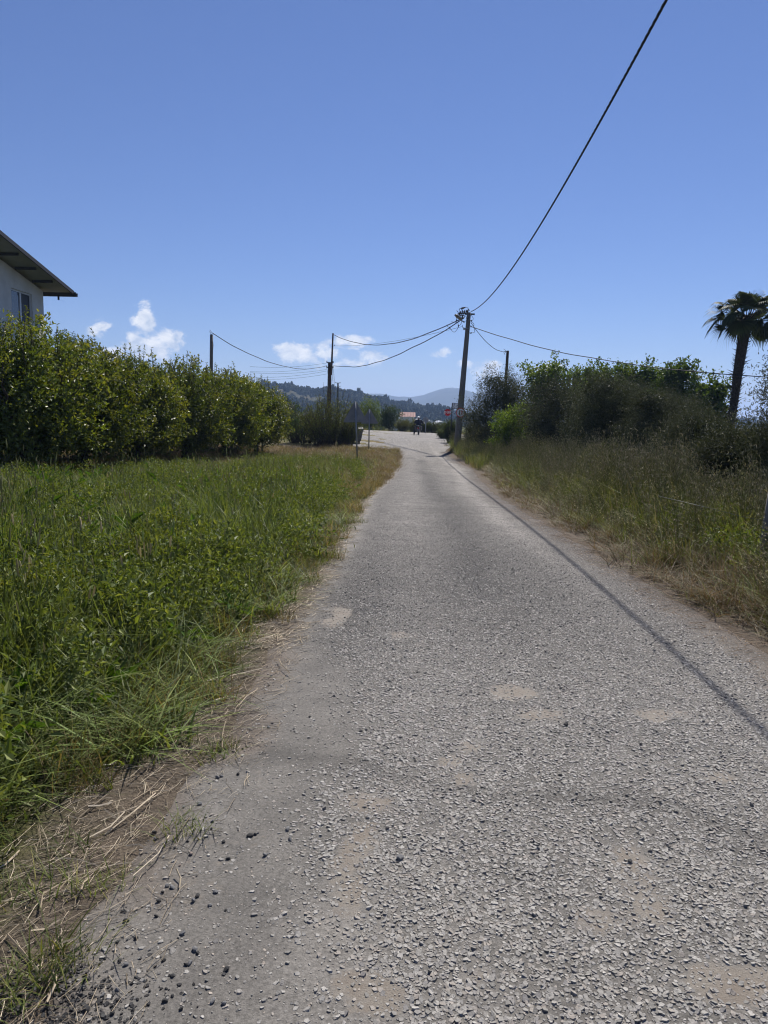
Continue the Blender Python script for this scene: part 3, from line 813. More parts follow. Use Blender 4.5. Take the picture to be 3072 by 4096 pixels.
m = MB(); prof = [(0, .05, .05), (.10, .10, .08), (.30, .15, .10), (.62, .13, .09), (.70, .08, .06), (.72, .05, .04)]
vs, fs = [], []
Ls = (l2 - l1).length / .72
for (t, w, h) in prof:
    for k in range(10):
        a = 2 * math.pi * k / 10
        vs.append(l1 + dirl * t * Ls + sd_l * math.cos(a) * w + up_l * (math.sin(a) * h * (1.0 if math.sin(a) > 0 else .45)))
n = 10
fs = [(i * n + k, i * n + (k + 1) % n, (i + 1) * n + (k + 1) % n, (i + 1) * n + k) for i in range(len(prof) - 1) for k in range(n)] + [tuple(range(n)), tuple(range((len(prof) - 1) * n, len(prof) * n))]
m.add(vs, fs); m.build('lamp_head', M_lamp, pole, True)
m = MB(); m.ball(l1 + dirl * .45 * Ls - up_l * .045, .1, 10, 6, (1.0, 1.0, .45)); m.build('lamp_diffuser', M_lampglass, pole, True)
# tangle of service wires round the pole head
rr = np.random.default_rng(3)
def curl(a, b, sag, out, n=10):
    a, b = Vector(a), Vector(b); pts = []
    for i in range(n + 1):
        t = i / n; w = math.sin(math.pi * t)
        pts.append(a.lerp(b, t) + Vector(out) * w + Vector((0, 0, -sag * w)))
    return pts
loops = [((1836, 1254), (1858, 1254), -.22, (-.1, 0, .1)), ((1832, 1250), (1848, 1272), -.25, (-.2, -.1, 0)), ((1845, 1240), (1880, 1245), -.15, (0, -.1, .05)),
         ((1842, 1248), (1855, 1270), .2, (-.15, 0, 0)), ((1850, 1255), (1852, 1275), .1, (-.28, 0, 0)), ((1856, 1248), (1846, 1268), .0, (-.2, -.1, 0)), ((1834, 1262), (1852, 1250), -.18, (0, 0, 0)),
         ((1845, 1280), (1870, 1278), .12, (0, -.15, 0)), ((1868, 1262), (1876, 1270), .15, (-.1, -.15, 0)), ((1884, 1260), (1886, 1283), .05, (.12, -.05, 0)), ((1880, 1280), (1894, 1303), .05, (.12, 0, 0)),
         ((1894, 1305), (1884, 1330), .15, (.15, 0, 0)), ((1872, 1322), (1884, 1332), .08, (.02, 0, 0)), ((1880, 1284), (1884, 1306), .05, (-.05, 0, 0)), ((1836, 1278), (1834, 1302), .0, (-.05, 0, 0)), ((1846, 1284), (1834, 1303), .05, (.05, 0, 0)),
         ((1836, 1304), (1800, 1310), .32, (0, 0, 0)), ((1800, 1310), (1788, 1298), .03, (-.05, 0, 0)), ((1826, 1272), (1826, 1290), .05, (.03, 0, 0)), ((1826, 1289), (1806, 1286), .02, (0, 0, 0)), ((1850, 1300), (1858, 1309), .08, (-.05, 0, 0))]
for (a, b, sg, ou) in loops:
    m = MB(); m.tube(curl(pl(*a, PY - .15), pl(*b, PY - .15), sg, ou), .014, 5); m.build('service_wire', M_cable, pole, True)
for (x, y) in [(1834, 1303), (1885, 1283), (1884, 1306), (1884, 1332), (1798, 1311), (1826, 1281)]:
    m = MB(); m.ball(pl(x, y, PY - .15), .05, 8, 6, (.8, .8, 1.2)); m.build('wire_connector', M_cable, pole, True)
for (x, y, s) in [(1841, 1250, .05), (1849, 1247, .04), (1858, 1246, .05), (1866, 1245, .05), (1872, 1243, .045), (1851, 1262, .05)]:
    m = MB(); c = pl(x, y, PY - .05); m.tube([c + Vector((-.04, 0, -.16)), c, c + Vector((.03, 0, .1))], [.03, s, .02], 7); m.build('insulator', M_porc, pole, True)
m = MB(); m.box(pl(1848, 1254, PY - .02), (.55, .06, .06), Matrix.Rotation(R(-8), 3, 'Y')); m.box(pl(1850, 1262, PY - .02), (.4, .05, .05), Matrix.Rotation(R(10), 3, 'Y')); m.build('insulator_rack', M_steel, pole)
tag(pole, 'round tapering concrete pole with street lamp and tangled wires at the junction', 'pole')

def wood_pole(name, pxt, pyt, Y, r0, r1, mat, label, lean=0.0):
    t = at(pxt, pyt, Y); b = Vector((t.x + lean, Y, gh(t.x + lean, Y) - .1))
    o = empty(name, b); T = t - b
    m = MB(); m.tube([T * (i / 6) for i in range(7)], [r0 + (r1 - r0) * i / 6 for i in range(7)], 10); m.build('shaft', mat, o, True)
    tag(o, label, 'pole')
    return o, T, b
p_left, TL, bL = wood_pole('utility_pole', 846, 1338, 50, .15, .10, M_wood_grey, 'slim grey utility pole rising behind the citrus row on the left', -.1)
m = MB(); m.tube(curl(TL + Vector((-.06, 0, .0)), TL + Vector((.06, -.08, -1.3)), 0, (.12, 0, .05)), .012, 5); m.build('down_wire', M_cable, p_left, True)
m = MB(); m.tube([TL, TL + Vector((-.12, 0, .18)), TL + Vector((-.1, 0, .30)), TL + Vector((.02, 0, .12)), TL + Vector((.18, 0, .0))], .015, 5); m.build('wire_loop', M_cable, p_left, True)
p_mid, TM, bM = wood_pole('utility_pole', 1319, 1450, 78, .26, .19, M_wood, 'thick brown wooden pole with crossarms and a thin mast, behind the twiggy bush')
for dz in (0.0, -.53):
    m = MB(); m.box(TM + Vector((.06, -.22, dz - .02)), (.75, .09, .09)); ca = m.build('crossarm', M_steel, p_mid)
    for s in (-.28, .38):
        m = MB(); m.tube([TM + Vector((s, -.22, dz + .02)), TM + Vector((s, -.22, dz + .10)), TM + Vector((s, -.22, dz + .16))], [.03, .06, .03], 7); m.build('insulator', M_porc, ca, True)
mt = at(1332, 1333, 77.7) - bM; mb0 = at(1325, 1500, 77.7) - bM
m = MB(); m.tube([mb0 + (mt - mb0) * (i / 5) for i in range(6)], [.10, .10, .095, .09, .085, .08], 8); m.build('mast', M_wood, p_mid, True)
m = MB(); c = at(1332, 1382, 77.6) - bM; m.tube([c, c + Vector((.08, 0, -.06)), c + Vector((.16, 0, -.03)), c + Vector((.17, 0, .07))], [.02, .02, .02, .05], 6); m.build('hook_insulator', M_porc, p_mid, True)
for (dx0, dx1, z1) in ((-.3, .1, -4.0), (.38, .6, -4.3), (.34, .25, -4.1), (.2, .45, -4.5)):
    m = MB(); m.tube(curl(TM + Vector((dx0, -.24, -.5)), TM + Vector((dx1, -.3, z1)), 0, (.1, 0, 0)), .012, 5); m.build('down_wire', M_cable, p_mid, True)
p_far, TF, bF = wood_pole('utility_pole', 1352, 1531, 150, .2, .16, M_steel, 'distant dark pole with two short crossarms beside the brown pole')
for dz in (-.05, -.85):
    m = MB(); m.box(TF + Vector((0, -.2, dz)), (1.0, .1, .1)); ca = m.build('crossarm', M_steel, p_far)
    for s in (-.45, .45):
        m = MB(); m.tube([TF + Vector((s, -.2, dz)), TF + Vector((s, -.2, dz + .2))], .07, 6); m.build('insulator', M_porc, ca)
m = MB(); m.tube([TF + Vector((.1, 0, -1.65)), TF + Vector((.5, 0, -1.65)), TF + Vector((.9, 0, -1.45)), TF + Vector((1.5, 0, -1.2))], [.05, .05, .06, .09], 6); m.build('lamp_arm', M_steel, p_far, True)
p_right, TR, bR = wood_pole('utility_pole', 2031, 1403, 60, .14, .11, M_wood, 'dark wooden pole standing behind the olive tree right of the concrete pole', -.12)
m = MB(); c = at(2024, 1406, 59.8) - bR; m.tube([c + Vector((.1, 0, 0)), c + Vector((-.1, 0, .02)), c + Vector((-.18, 0, -.08))], .02, 6); m.tube([c, c + Vector((-.08, 0, .12)), c + Vector((-.2, 0, .2))], .015, 5); m.tube([c, c + Vector((-.14, 0, -.2)), c + Vector((-.05, 0, -.26))], .015, 5); m.build('wire_end', M_cable, p_right, True)
for (x, y, Yd, lb) in ((1527, 1612, 330, 'thin far pole in front of the wooded hill'), (1563, 1633, 330, 'short far pole right of the thin far pole below the hill')):
    o, T_, b_ = wood_pole('far_pole', x, y, Yd, .2, .16, M_steel, lb)
    m = MB(); m.box(T_ + Vector((-.4, 0, -.05)), (1.0, .12, .12)); m.build('crossarm', M_steel, o)

def cable(name, a, b, sag, rad, label, mat=M_cable, wav=0.0, n=40, group=None, strands=1):
    a, b = Vector(a), Vector(b); r_ = np.random.default_rng(int(abs(a.x * 31 + b.z * 77 + sag * 13) * 10) % 9999)
    ph = r_.random(4) * 6
    def P(t):
        w = wav * (math.sin(9 * t + ph[0]) + .6 * math.sin(21 * t + ph[1]) + .4 * math.sin(47 * t + ph[2])) * min(1, 8 * t * (1 - t))
        return a.lerp(b, t) + Vector((0, 0, -4 * sag * t * (1 - t) + w))
    if strands == 1:
        m = MB(); m.tube([P(i / n) - a for i in range(n + 1)], rad, 6)
        o = m.build(name, mat, None, True); o.location = a
        return tag(o, label, 'cable', group)
    root = empty(name, a); L = (b - a).length; n = int(L / .045)
    ax = (b - a).normalized(); sx = ax.cross(Vector((0, 0, 1))).normalized(); sz = sx.cross(ax)
    for k in range(strands):
        m = MB(); pts = []
        for i in range(n + 1):
            t = i / n; q = 2 * math.pi * (t * L / .42 + k / strands)
            pts.append(P(t) - a + (sx * math.cos(q) + sz * math.sin(q)) * rad * (.62 if strands == 2 else 1.1))
        m.tube(pts, rad, 5); m.build('strand', mat, root, True)
    return tag(root, label, 'cable', group)
ptop = pbase + PT
# the big twisted cable hangs in one upright plane from the pole head to a pole behind the viewer
ca0 = at(1884, 1246, PY - .1)
def in_plane(px, py, x0, y0, x1, y1):
    d = cam_ray(px, py); # solve for t with the plan point on the line
    ex, ey = x1 - x0, y1 - y0
    t = (x0 * ey - y0 * ex) / (d.x * ey - d.y * ex)
    return Vector((d.x * t, d.y * t, CAM_H + d.z * t))
NX, NY = 3.62, 10.0
line = [in_plane(px, py, ca0.x, ca0.y, NX, NY) for px, py in [(1950, 1185), (2000, 1130), (2130, 960), (2300, 690), (2480, 350), (2650, 0)]]
ys_ = np.array([ca0.y] + [p.y for p in line]); zs_ = np.array([ca0.z] + [p.z for p in line])
cf = np.polyfit(ys_, zs_, 2, w=[4, 1, 1, 1, 1.2, 1.5, 1.5])
def main_cable():
    root = empty('twisted_overhead_cable', ca0); ex, ey = NX - ca0.x, NY - ca0.y
    yend = -9.0; L = ca0.y - yend; n = int(L / .05)
    off = ca0.z - np.polyval(cf, ca0.y)
    for k in range(3):
        m = MB(); pts = []
        for i in range(n + 1):
            y = ca0.y - L * i / n; x = ca0.x + ex * (y - ca0.y) / ey
            z = float(np.polyval(cf, y)) + off * max(0, 1 - (ca0.y - y) / 6)
            q = 2 * math.pi * (i / n * L / .55 + k / 3)
            pts.append(Vector((x + math.cos(q) * .0105, y, z + math.sin(q) * .0105)) - Vector(ca0))
        m.tube(pts, .0142, 6); m.build('strand', M_cable, root, True)
    return tag(root, 'thick twisted black cable sweeping from the concrete pole up over the road', 'cable')
main_cable()
cable('overhead_cable', at(1858, 1268, PY), at(1334, 1338, 77.6), 1.35, .03, 'upper cable sagging from the concrete pole to the thin mast', wav=.02)
cable('overhead_cable', at(1856, 1272, PY), at(1334, 1463, 77.5), 1.05, .03, 'lower cable sagging from the concrete pole to the crossarm of the brown pole', wav=.035)
cable('overhead_cable', at(1307, 1463, 77.5), at(850, 1332, 50), 1.1, .026, 'cable hanging between the brown pole and the slim grey pole', wav=.02)
cable('overhead_wire', at(1850, 1306, PY), at(1340, 1383, 77.5), .35, .010, 'thin pale wire between the concrete pole and the mast', M_wire)
cable('overhead_cable', at(1884, 1306, PY), at(3320, 1512, 31), .75, .024, 'black cable running from the concrete pole to the right past the palm', wav=.02)
cable('overhead_cable', at(1884, 1290, PY), at(2024, 1408, 59.8), .45, .02, 'short cable dropping from the concrete pole to the dark pole on the right', wav=.01)
for i, (ya_, yb_, lb) in enumerate(((1466, 1452, 'topmost of the faint wires left of the brown pole'), (1486, 1464, 'second of the faint wires left of the brown pole'), (1490, 1478, 'third of the faint wires left of the brown pole'), (1508, 1484, 'fourth of the faint wires left of the brown pole'), (1515, 1496, 'lowest of the faint wires left of the brown pole'))):
    cable('thin_wire', at(1306, yb_, 77.7), at(1000, ya_, 80), .25, .012, lb, M_wire)
# ------------------------------------------------------------------ signs
M_signback = mat_plain('sign_back_metal', (.20, .205, .21), (.26, .265, .265), .6, 4, spec=.4)
M_red = mat_plain('sign_red', (.62, .016, .028), (.55, .014, .024), .4, 6)
M_white = mat_plain('sign_white', (.93, .94, .94), (.88, .89, .89), .4, 5)
M_black = mat_plain('sign_black', (.012, .012, .014), None, .45)
M_paper = mat_plain('pale_sticker', (.33, .34, .30), None, .6)
def rounded(poly, r, n=4):
    out = []; m = len(poly)
    for i in range(m):
        p, a, b = Vector(poly[i]), Vector(poly[i - 1]), Vector(poly[(i + 1) % m])
        u, v = (a - p).normalized(), (b - p).normalized()
        for k in range(n + 1):
            t = k / n
            out.append(tuple((p + u * r * (1 - t) ** 2 + v * r * t ** 2)))
    return out
def sign_back(px_base, py_base, px_top, py_top, Y, side, label):
    g = at(px_base, py_base, Y); g.z = gh(g.x, Y) - .05
    t = at(px_top, py_top, Y)
    o = empty('triangular_road_sign', g); T = t - g
    m = MB(); m.tube([Vector((0, 0, 0)), T * .5, T - Vector((0, 0, .06))], .036, 10); m.build('post', M_galv, o, True)
    h = side * .866
    poly = rounded([(-side / 2, -h), (side / 2, -h), (0, 0)], .06)
    xf = Matrix.Translation(T + Vector((0, .05, 0))) @ Matrix.Rotation(R(-1.5), 4, 'Y')
    m = MB(); m.prism(poly, 0, .006, xf); pl_ = m.build('sign_plate', M_signback, o)
    m = MB(); m.prism([(p[0] * 1.0, p[1]) for p in poly], .0065, .009, xf); m.build('sign_face', M_white, pl_)
    for z in (-.22 * side / .7, -.5 * side / .7):
        m = MB(); m.box(T + Vector((0, .004, z)), (.11, .085, .035)); m.build('clamp', M_galv, o)
    tag(o, label, 'road sign')
    return o, T
G1 = ground_hit(1430, 1862); G2 = ground_hit(1475, 1806)
s1, T1 = sign_back(1430, 1862, 1421, 1601, G1.y, 100 / F_PX * G1.y, 'larger grey back of a triangular sign on its post beside the lane')
m = MB(); m.box(T1 + Vector((.17, .043, -.66)), (.035, .004, .05)); m.box(T1 + Vector((.175, .043, -.705)), (.025, .004, .032)); m.build('sticker', M_paper, s1)
s2, T2 = sign_back(1475, 1806, 1478, 1633, G2.y, 70 / F_PX * G2.y, 'smaller grey back of a triangular sign standing farther along the verge')

def text_mesh(txt, size, mat, name, parent, xf):
    cu = bpy.data.curves.new(name, 'FONT'); cu.body = txt; cu.size = size; cu.align_x = 'CENTER'; cu.align_y = 'CENTER'; cu.extrude = .0015; cu.offset = .006 * size / .2
    cu.space_character = 1.25
    cu.materials.append(mat)
    tmp = bpy.data.objects.new(name + '_curve', cu); C.objects.link(tmp); bpy.context.view_layer.update()
    me = bpy.data.meshes.new_from_object(tmp.evaluated_get(bpy.context.evaluated_depsgraph_get())); bpy.data.objects.remove(tmp)
    o = link(name, me, parent); o.matrix_local = xf
    return o
UP = Matrix.Rotation(R(90), 4, 'X')
# DUR
DY = 57.0
c = at(1790.5, 1649.5, DY); g = Vector((c.x, DY, gh(c.x, DY)))
o = empty('stop_sign', g); T = c - g
rd = 26.5 / F_PX * DY / 2 / math.cos(math.pi / 8)
m = MB(); m.tube([(0, .04, -.05), (-.03, .04, T.z * .5), T + Vector((0, .04, .12))], .035, 8); m.build('post', M_galv, o, True)
octo = [(math.cos(math.pi / 8 + k * math.pi / 4) * rd, math.sin(math.pi / 8 + k * math.pi / 4) * rd) for k in range(8)]
xf = Matrix.Translation(T)
m = MB(); m.prism(octo, -.006, 0, xf); p_ = m.build('sign_plate', M_red, o)
text_mesh('DUR', rd * .88, M_white, 'lettering', p_, Matrix.Translation(T + Vector((0, -.009, -.005))) @ UP)
tag(o, 'red octagonal stop sign reading DUR left of the concrete pole', 'stop sign')
# octagon seen from behind across the main road
OY = 72.5
c = at(1703.5, 1680, OY); g = Vector((c.x, OY, gh(c.x, OY)))
o = empty('stop_sign', g); T = c - g; rd = 21.5 / F_PX * OY / 2 / math.cos(math.pi / 8)
m = MB(); m.tube([(0, -.04, -.05), T + Vector((0, -.04, .2))], .035, 8); m.build('post', M_galv, o, True)
octo = [(math.cos(math.pi / 8 + k * math.pi / 4) * rd, math.sin(math.pi / 8 + k * math.pi / 4) * rd) for k in range(8)]
m = MB(); m.prism(octo, 0, .006, Matrix.Translation(T)); p_ = m.build('sign_plate', M_signback, o)
m = MB(); m.prism(octo, .0065, .009, Matrix.Translation(T)); m.build('sign_face', M_red, p_)
tag(o, 'grey back of an octagonal sign beyond the main road beside the rider', 'road sign')
# give way to oncoming traffic, strapped to the concrete pole
c = at(1842.5, 1650.5, PY - .28)
o = empty('round_road_sign', c); rd = 38.5 / F_PX * (PY - .28) / 2
def disc(r0, r1, ya, yb_, name, mat, par, n=36):
    m = MB(); vs = []
    for k in range(n):
        a = 2 * math.pi * k / n
        for (r_, y_) in ((r1, ya), (r1, yb_), (r0, ya), (r0, yb_)): vs.append((r_ * math.cos(a), y_, r_ * math.sin(a)))
    fs = []
    for k in range(n):
        i, j = 4 * k, 4 * ((k + 1) % n)
        fs += [(i, j, j + 1, i + 1), (i, i + 2, j + 2, j), (i + 1, j + 1, j + 3, i + 3)]
        if r0 > 0: fs.append((i + 2, i + 3, j + 3, j + 2))
    m.add(vs, fs); return m.build(name, mat, par)
disc(0.0005, rd, .004, .010, 'sign_plate', M_signback, o)
disc(rd * .80, rd, -.003, .0035, 'red_ring', M_red, o)
disc(0.0005, rd * .797, -.0015, .0035, 'white_face', M_white, o)
def arrow(x, sgn, mat):
    w, hw, L, hl_ = .10 * rd, .21 * rd, .45 * rd, .34 * rd
    poly = [(-w, -L), (w, -L), (w, L - hl_), (hw * 1.0, L - hl_), (0, L + .03), (-hw, L - hl_), (-w, L - hl_)]
    poly = [(x + a * .9, sgn * b) for a, b in poly]
    m = MB(); m.prism(poly, -.0045, -.002); m.build('arrow', mat, o)
arrow(-.26 * rd, -1, M_black); arrow(.26 * rd, 1, M_red)
m = MB(); m.tube([(-.18, .14, .08), (-.15, .05, .08), (.15, .05, .08), (.2, .14, .08)], .012, 6); m.build('strap', M_galv, o)
tag(o, 'round red bordered sign with a black and a red arrow strapped to the concrete pole', 'road sign')
# arrow board half hidden by the pole
BY = 52.0
a, b = at(1808, 1611, BY), at(1856, 1637, BY)
g = Vector((a.x, BY, gh(a.x, BY))); o = empty('direction_sign', g)
W_, H_ = (b.x - a.x) , 22.5 / F_PX * BY
cz = at(1830, 1625, BY) - g
rotb = Matrix.Rotation(R(3.0), 4, 'Y')
xf = Matrix.Translation((W_ / 2, 0, cz.z)) @ rotb
def brd(poly, y0, y1, nm, mt_, par=o):
    m = MB(); m.prism(poly, y0, y1, xf); return m.build(nm, mt_, par)
board = brd([(-W_ / 2, -H_ / 2), (W_ / 2, -H_ / 2), (W_ / 2, H_ / 2), (-W_ / 2, H_ / 2)], 0, .02, 'board', M_white)
for po in ([(-W_ / 2, H_ / 2 - .03), (W_ / 2, H_ / 2 - .03), (W_ / 2, H_ / 2), (-W_ / 2, H_ / 2)], [(-W_ / 2, -H_ / 2), (W_ / 2, -H_ / 2), (W_ / 2, -H_ / 2 + .025), (-W_ / 2, -H_ / 2 + .025)], [(-W_ / 2, -H_ / 2 + .025), (-W_ / 2 + .055, -H_ / 2 + .025), (-W_ / 2 + .055, H_ / 2 - .03), (-W_ / 2, H_ / 2 - .03)]):
    brd(po, -.004, -.001, 'border', M_black, board)
cx0 = -W_ / 2 + .12
brd([(cx0, 0), (cx0 + .07, H_ / 2 - .035), (cx0 + .105, H_ / 2 - .035), (cx0 + .035, 0), (cx0 + .075, -H_ / 2 + .03), (cx0 + .04, -H_ / 2 + .03)], -.004, -.001, 'chevron', M_black, board)
M_fadeink = mat_plain('faded_ink', (.10, .10, .10), (.3, .3, .3), .6, 60)
for k, (x, z, w, h) in enumerate(((.20, .03, .035, .03), (.245, .01, .04, .022), (.205, -.03, .03, .022), (.24, -.055, .03, .025), (.30, .01, .05, .06), (.33, -.045, .05, .03), (.37, .03, .025, .04))):
    q = cx0 - .04 + x; brd([(q, z), (q + w, z - .008), (q + w, z + h), (q, z + h * .8)], -.0035, -.001, 'faded_mark', M_fadeink, board)
for x in (.02, W_ * .45):
    m = MB(); m.tube([(x - .03, .05, -.05), (x, .05, cz.z + H_ / 2 - .02)], .03, 8); m.build('post', M_steel, o, True)
tag(o, 'weathered white arrow board on two posts half hidden behind the concrete pole', 'direction sign')

# ------------------------------------------------------------------ bird on the pole head
def remeshed(name, mb, mat, parent, voxel, sm=4):
    o = mb.build(name, mat, parent, True)
    r_ = o.modifiers.new('skin', 'REMESH'); r_.mode = 'VOXEL'; r_.voxel_size = voxel; r_.use_smooth_shade = True
    s_ = o.modifiers.new('smooth', 'SMOOTH'); s_.iterations = sm; s_.factor = .5
    return o
M_bird = mat_plain('dove_feathers', (.07, .06, .055), (.13, .11, .10), .8, 20, spec=.2)
M_beak = mat_plain('beak', (.02, .018, .016), None, .5)
bp = at(1851, 1239, PY - .05)
bird = empty('bird', bp)
m = MB()
m.tube([(-.10, 0, .055), (-.05, 0, .085), (.02, 0, .105), (.09, 0, .125), (.125, 0, .135)], [.028, .052, .062, .048, .03], 10)
m.ball((.135, 0, .15), .036, 10, 7)
remeshed('body', m, M_bird, bird, .008)
m = MB(); m.add([(-.08, -.03, .065), (-.08, .03, .065), (-.235, .02, .005), (-.235, -.02, .005), (-.08, -.03, .08), (-.08, .03, .08), (-.235, .02, .012), (-.235, -.02, .012)], [(0, 1, 2, 3), (4, 7, 6, 5), (0, 3, 7, 4), (1, 5, 6, 2), (0, 4, 5, 1), (3, 2, 6, 7)]); m.build('tail', M_bird, bird)
for s in (-1, 1):
    m = MB(); m.ball((-.03, s * .05, .095), .09, 8, 6, (1.25, .16, .5), Matrix.Rotation(R(-14), 3, 'Y')); m.build('wing', M_bird, bird, True)
    m = MB(); m.tube([(.01, s * .02, .06), (.005, s * .02, -.02)], .006, 5); m.build('leg', M_beak, bird)
m = MB(); m.tube([(.165, 0, .15), (.20, 0, .143)], [.012, .002], 6); m.build('beak', M_beak, bird)
tag(bird, 'small grey bird perched on the head of the concrete pole', 'bird')

# ------------------------------------------------------------------ motorcycle and rider
MP = ground_hit(1673, 1730)
MX_, MY_ = MP.x, 65.0
gz_ = float(zprof(MX_, MY_)) + .035
bike = empty('motorcycle', (at(1673, 1730, MY_).x, MY_, gz_), R(-4))
M_tyre = mat_plain('tyre_rubber', (.014, .014, .015), (.03, .028, .026), .85, 20)
M_paint = mat_plain('dark_paint', (.015, .017, .025), (.03, .03, .04), .3, 4, spec=.6)
M_chrome = mat_plain('chrome', (.55, .56, .58), None, .22, metal=.9)
M_seat = mat_plain('black_vinyl', (.012, .012, .013), (.02, .02, .021), .55, 10)
M_tail = mat_plain('tail_lamp_red', (.55, .02, .012), (.42, .015, .01), .25, 8, spec=.6)
M_bag = mat_plain('pannier_canvas', (.05, .045, .038), (.17, .155, .13), .9, 9)
M_plate = mat_plain('number_plate', (.12, .12, .14), None, .5)
def torus(c, R_, r_, n=24, k=8):
    vs, fs = [], []
    for i in range(n):
        a = 2 * math.pi * i / n
        for j in range(k):
            b = 2 * math.pi * j / k
            vs.append((c[0] + math.sin(b) * r_, c[1] + math.cos(a) * (R_ + math.cos(b) * r_), c[2] + math.sin(a) * (R_ + math.cos(b) * r_)))
    for i in range(n):
        for j in range(k): fs.append((i * k + j, ((i + 1) % n) * k + j, ((i + 1) % n) * k + (j + 1) % k, i * k + (j + 1) % k))
    return vs, fs
for y in (0, 1.22):
    w = MB(); w.add(*torus((0, y, .285), .24, .045)); wh = w.build('wheel', M_tyre, bike, True)
    m = MB(); m.add(*torus((0, y, .285), .19, .018)); m.tube([(-.08, y, .285), (.08, y, .285)], .04, 8)
    for k in range(8):
        a = k * math.pi / 4; m.tube([(0, y, .285), (0, y + math.cos(a) * .19, .285 + math.sin(a) * .19)], .008, 4)
    m.build('rim', M_chrome, wh, True)
m = MB()
for i in range(1):
    pts = [(0, -.24, .50), (0, -.05, .60), (0, .20, .60), (0, .42, .48), (0, .60, .34), (0, .85, .36), (0, 1.0, .62), (0, 1.04, .92)]
    m.tube(pts, [.055, .10, .12, .11, .10, .09, .075, .05], 10)
m.build('body', M_paint, bike, True)
m = MB(); m.tube([(0, -.30, .80), (0, -.10, .80), (0, .15, .77), (0, .45, .76), (0, .58, .72)], [.08, .115, .12, .105, .06], 10, flat=.45); m.build('seat', M_seat, bike, True)
vs = []
m = MB()
arc = [( -.30, .40), (-.33, .52), (-.22, .62), (-.02, .66), (.15, .62)]
m.add([(s * .07, y, z) for (y, z) in arc for s in (-1, 1)] + [(s * .07, y, z - .012) for (y, z) in arc for s in (-1, 1)],
      [(2 * i, 2 * i + 1, 2 * i + 3, 2 * i + 2) for i in range(4)] + [(10 + 2 * i, 12 + 2 * i, 13 + 2 * i, 11 + 2 * i) for i in range(4)]); m.build('rear_mudguard', M_paint, bike, True)
m = MB(); m.box((0, -.36, .60), (.13, .06, .10)); m.build('tail_lamp', M_tail, bike, bevel=.012)
m = MB(); m.box((0, -.35, .44), (.19, .012, .15)); m.build('number_plate', M_plate, bike)
m = MB()
for s in (-1, 1): m.tube([(s * .2, .1, .80), (s * .21, -.35, .80), (s * .12, -.46, .79)], .014, 6)
m.tube([(-.21, -.36, .80), (.21, -.36, .80)], .014, 6); m.tube([(-.21, -.15, .80), (.21, -.15, .80)], .014, 6); m.tube([(-.12, -.46, .79), (.12, -.46, .79)], .016, 6)
m.build('luggage_rack', M_chrome, bike, True)
for s in (-1, 1):
    m = MB(); m.box((s * .245, -.12, .58), (.14, .42, .40), taper=.85); m.build('pannier', M_bag, bike, bevel=.03)
    m = MB(); m.tube([(s * .13, 0, .285), (s * .15, -.02, .66)], .022, 6); m.build('shock_absorber', M_chrome, bike, True)
    m = MB(); m.tube([(s * .07, 1.22, .285), (s * .07, 1.05, .86)], .025, 6); m.build('fork', M_chrome, bike, True)
    m = MB(); m.tube([(0, 1.0, .94), (s * .22, .95, 1.0), (s * .37, .82, 1.0)], .014, 6); hbr = m.build('handlebar', M_chrome, bike, True)
    m = MB(); m.tube([(s * .27, .82, 1.0), (s * .38, .80, 1.0)], .02, 6); m.build('grip', M_seat, hbr, True)
    m = MB(); m.tube([(s * .28, .9, 1.02), (s * .33, .88, 1.16)], .007, 5); m.ball((s * .34, .87, 1.19), .06, 10, 6, (1, .25, .7)); m.build('mirror', M_seat, bike, True)
m = MB(); m.tube([(.12, .45, .28), (.13, 0, .27), (.13, -.32, .34)], [.025, .045, .05], 8); m.build('exhaust', M_chrome, bike, True)
m = MB(); m.ball((0, 1.1, .82), .09, 10, 7); m.build('headlamp', M_chrome, bike, True)
tag(bike, 'small dark motorcycle with rear rack and side bags waiting at the main road', 'motorcycle')

M_skin = mat_plain('skin', (.30, .17, .11), None, .55)
M_jacket = mat_plain('dark_blue_top', (.008, .009, .018), (.018, .018, .03), .9, 9)
M_trou = mat_plain('dark_trousers', (.014, .012, .018), (.025, .022, .03), .9, 9)
M_shoe = mat_plain('black_shoe', (.01, .01, .011), None, .5)
M_helm = mat_plain('white_helmet', (.62, .62, .60), None, .3, spec=.5)
M_helm_d = mat_plain('helmet_lining', (.02, .02, .022), None, .7)
person = empty('person', bike.location, R(-4)); person.scale = (1.16, 1, 1.02)
J = dict(hip=(0, .12, .86), chest=(-.01, .20, 1.16), neck=(-.015, .24, 1.33), head=(-.02, .27, 1.46))
def caps(m, pts, rads, n=10): m.tube(pts, rads, n)
arms = {s: [(s * .19, .22, 1.25), (s * .30, .40, 1.02), (s * .34, .74, 1.03)] for s in (-1, 1)}
legs = {-1: [(-.11, .14, .82), (-.27, .50, .66), (-.33, .30, .10)], 1: [(.11, .14, .82), (.24, .52, .70), (.21, .42, .30)]}
m = MB()
caps(m, [(0, .10, .80), (0, .13, .92), (-.01, .19, 1.12), (-.015, .23, 1.28), (-.018, .25, 1.36), (-.02, .26, 1.42)], [.15, .155, .175, .12, .055, .055])
m.ball((-.02, .27, 1.475), .105, 12, 8, (.85, 1.0, 1.12)); m.ball((-.02, .375, 1.46), .02, 6, 5)
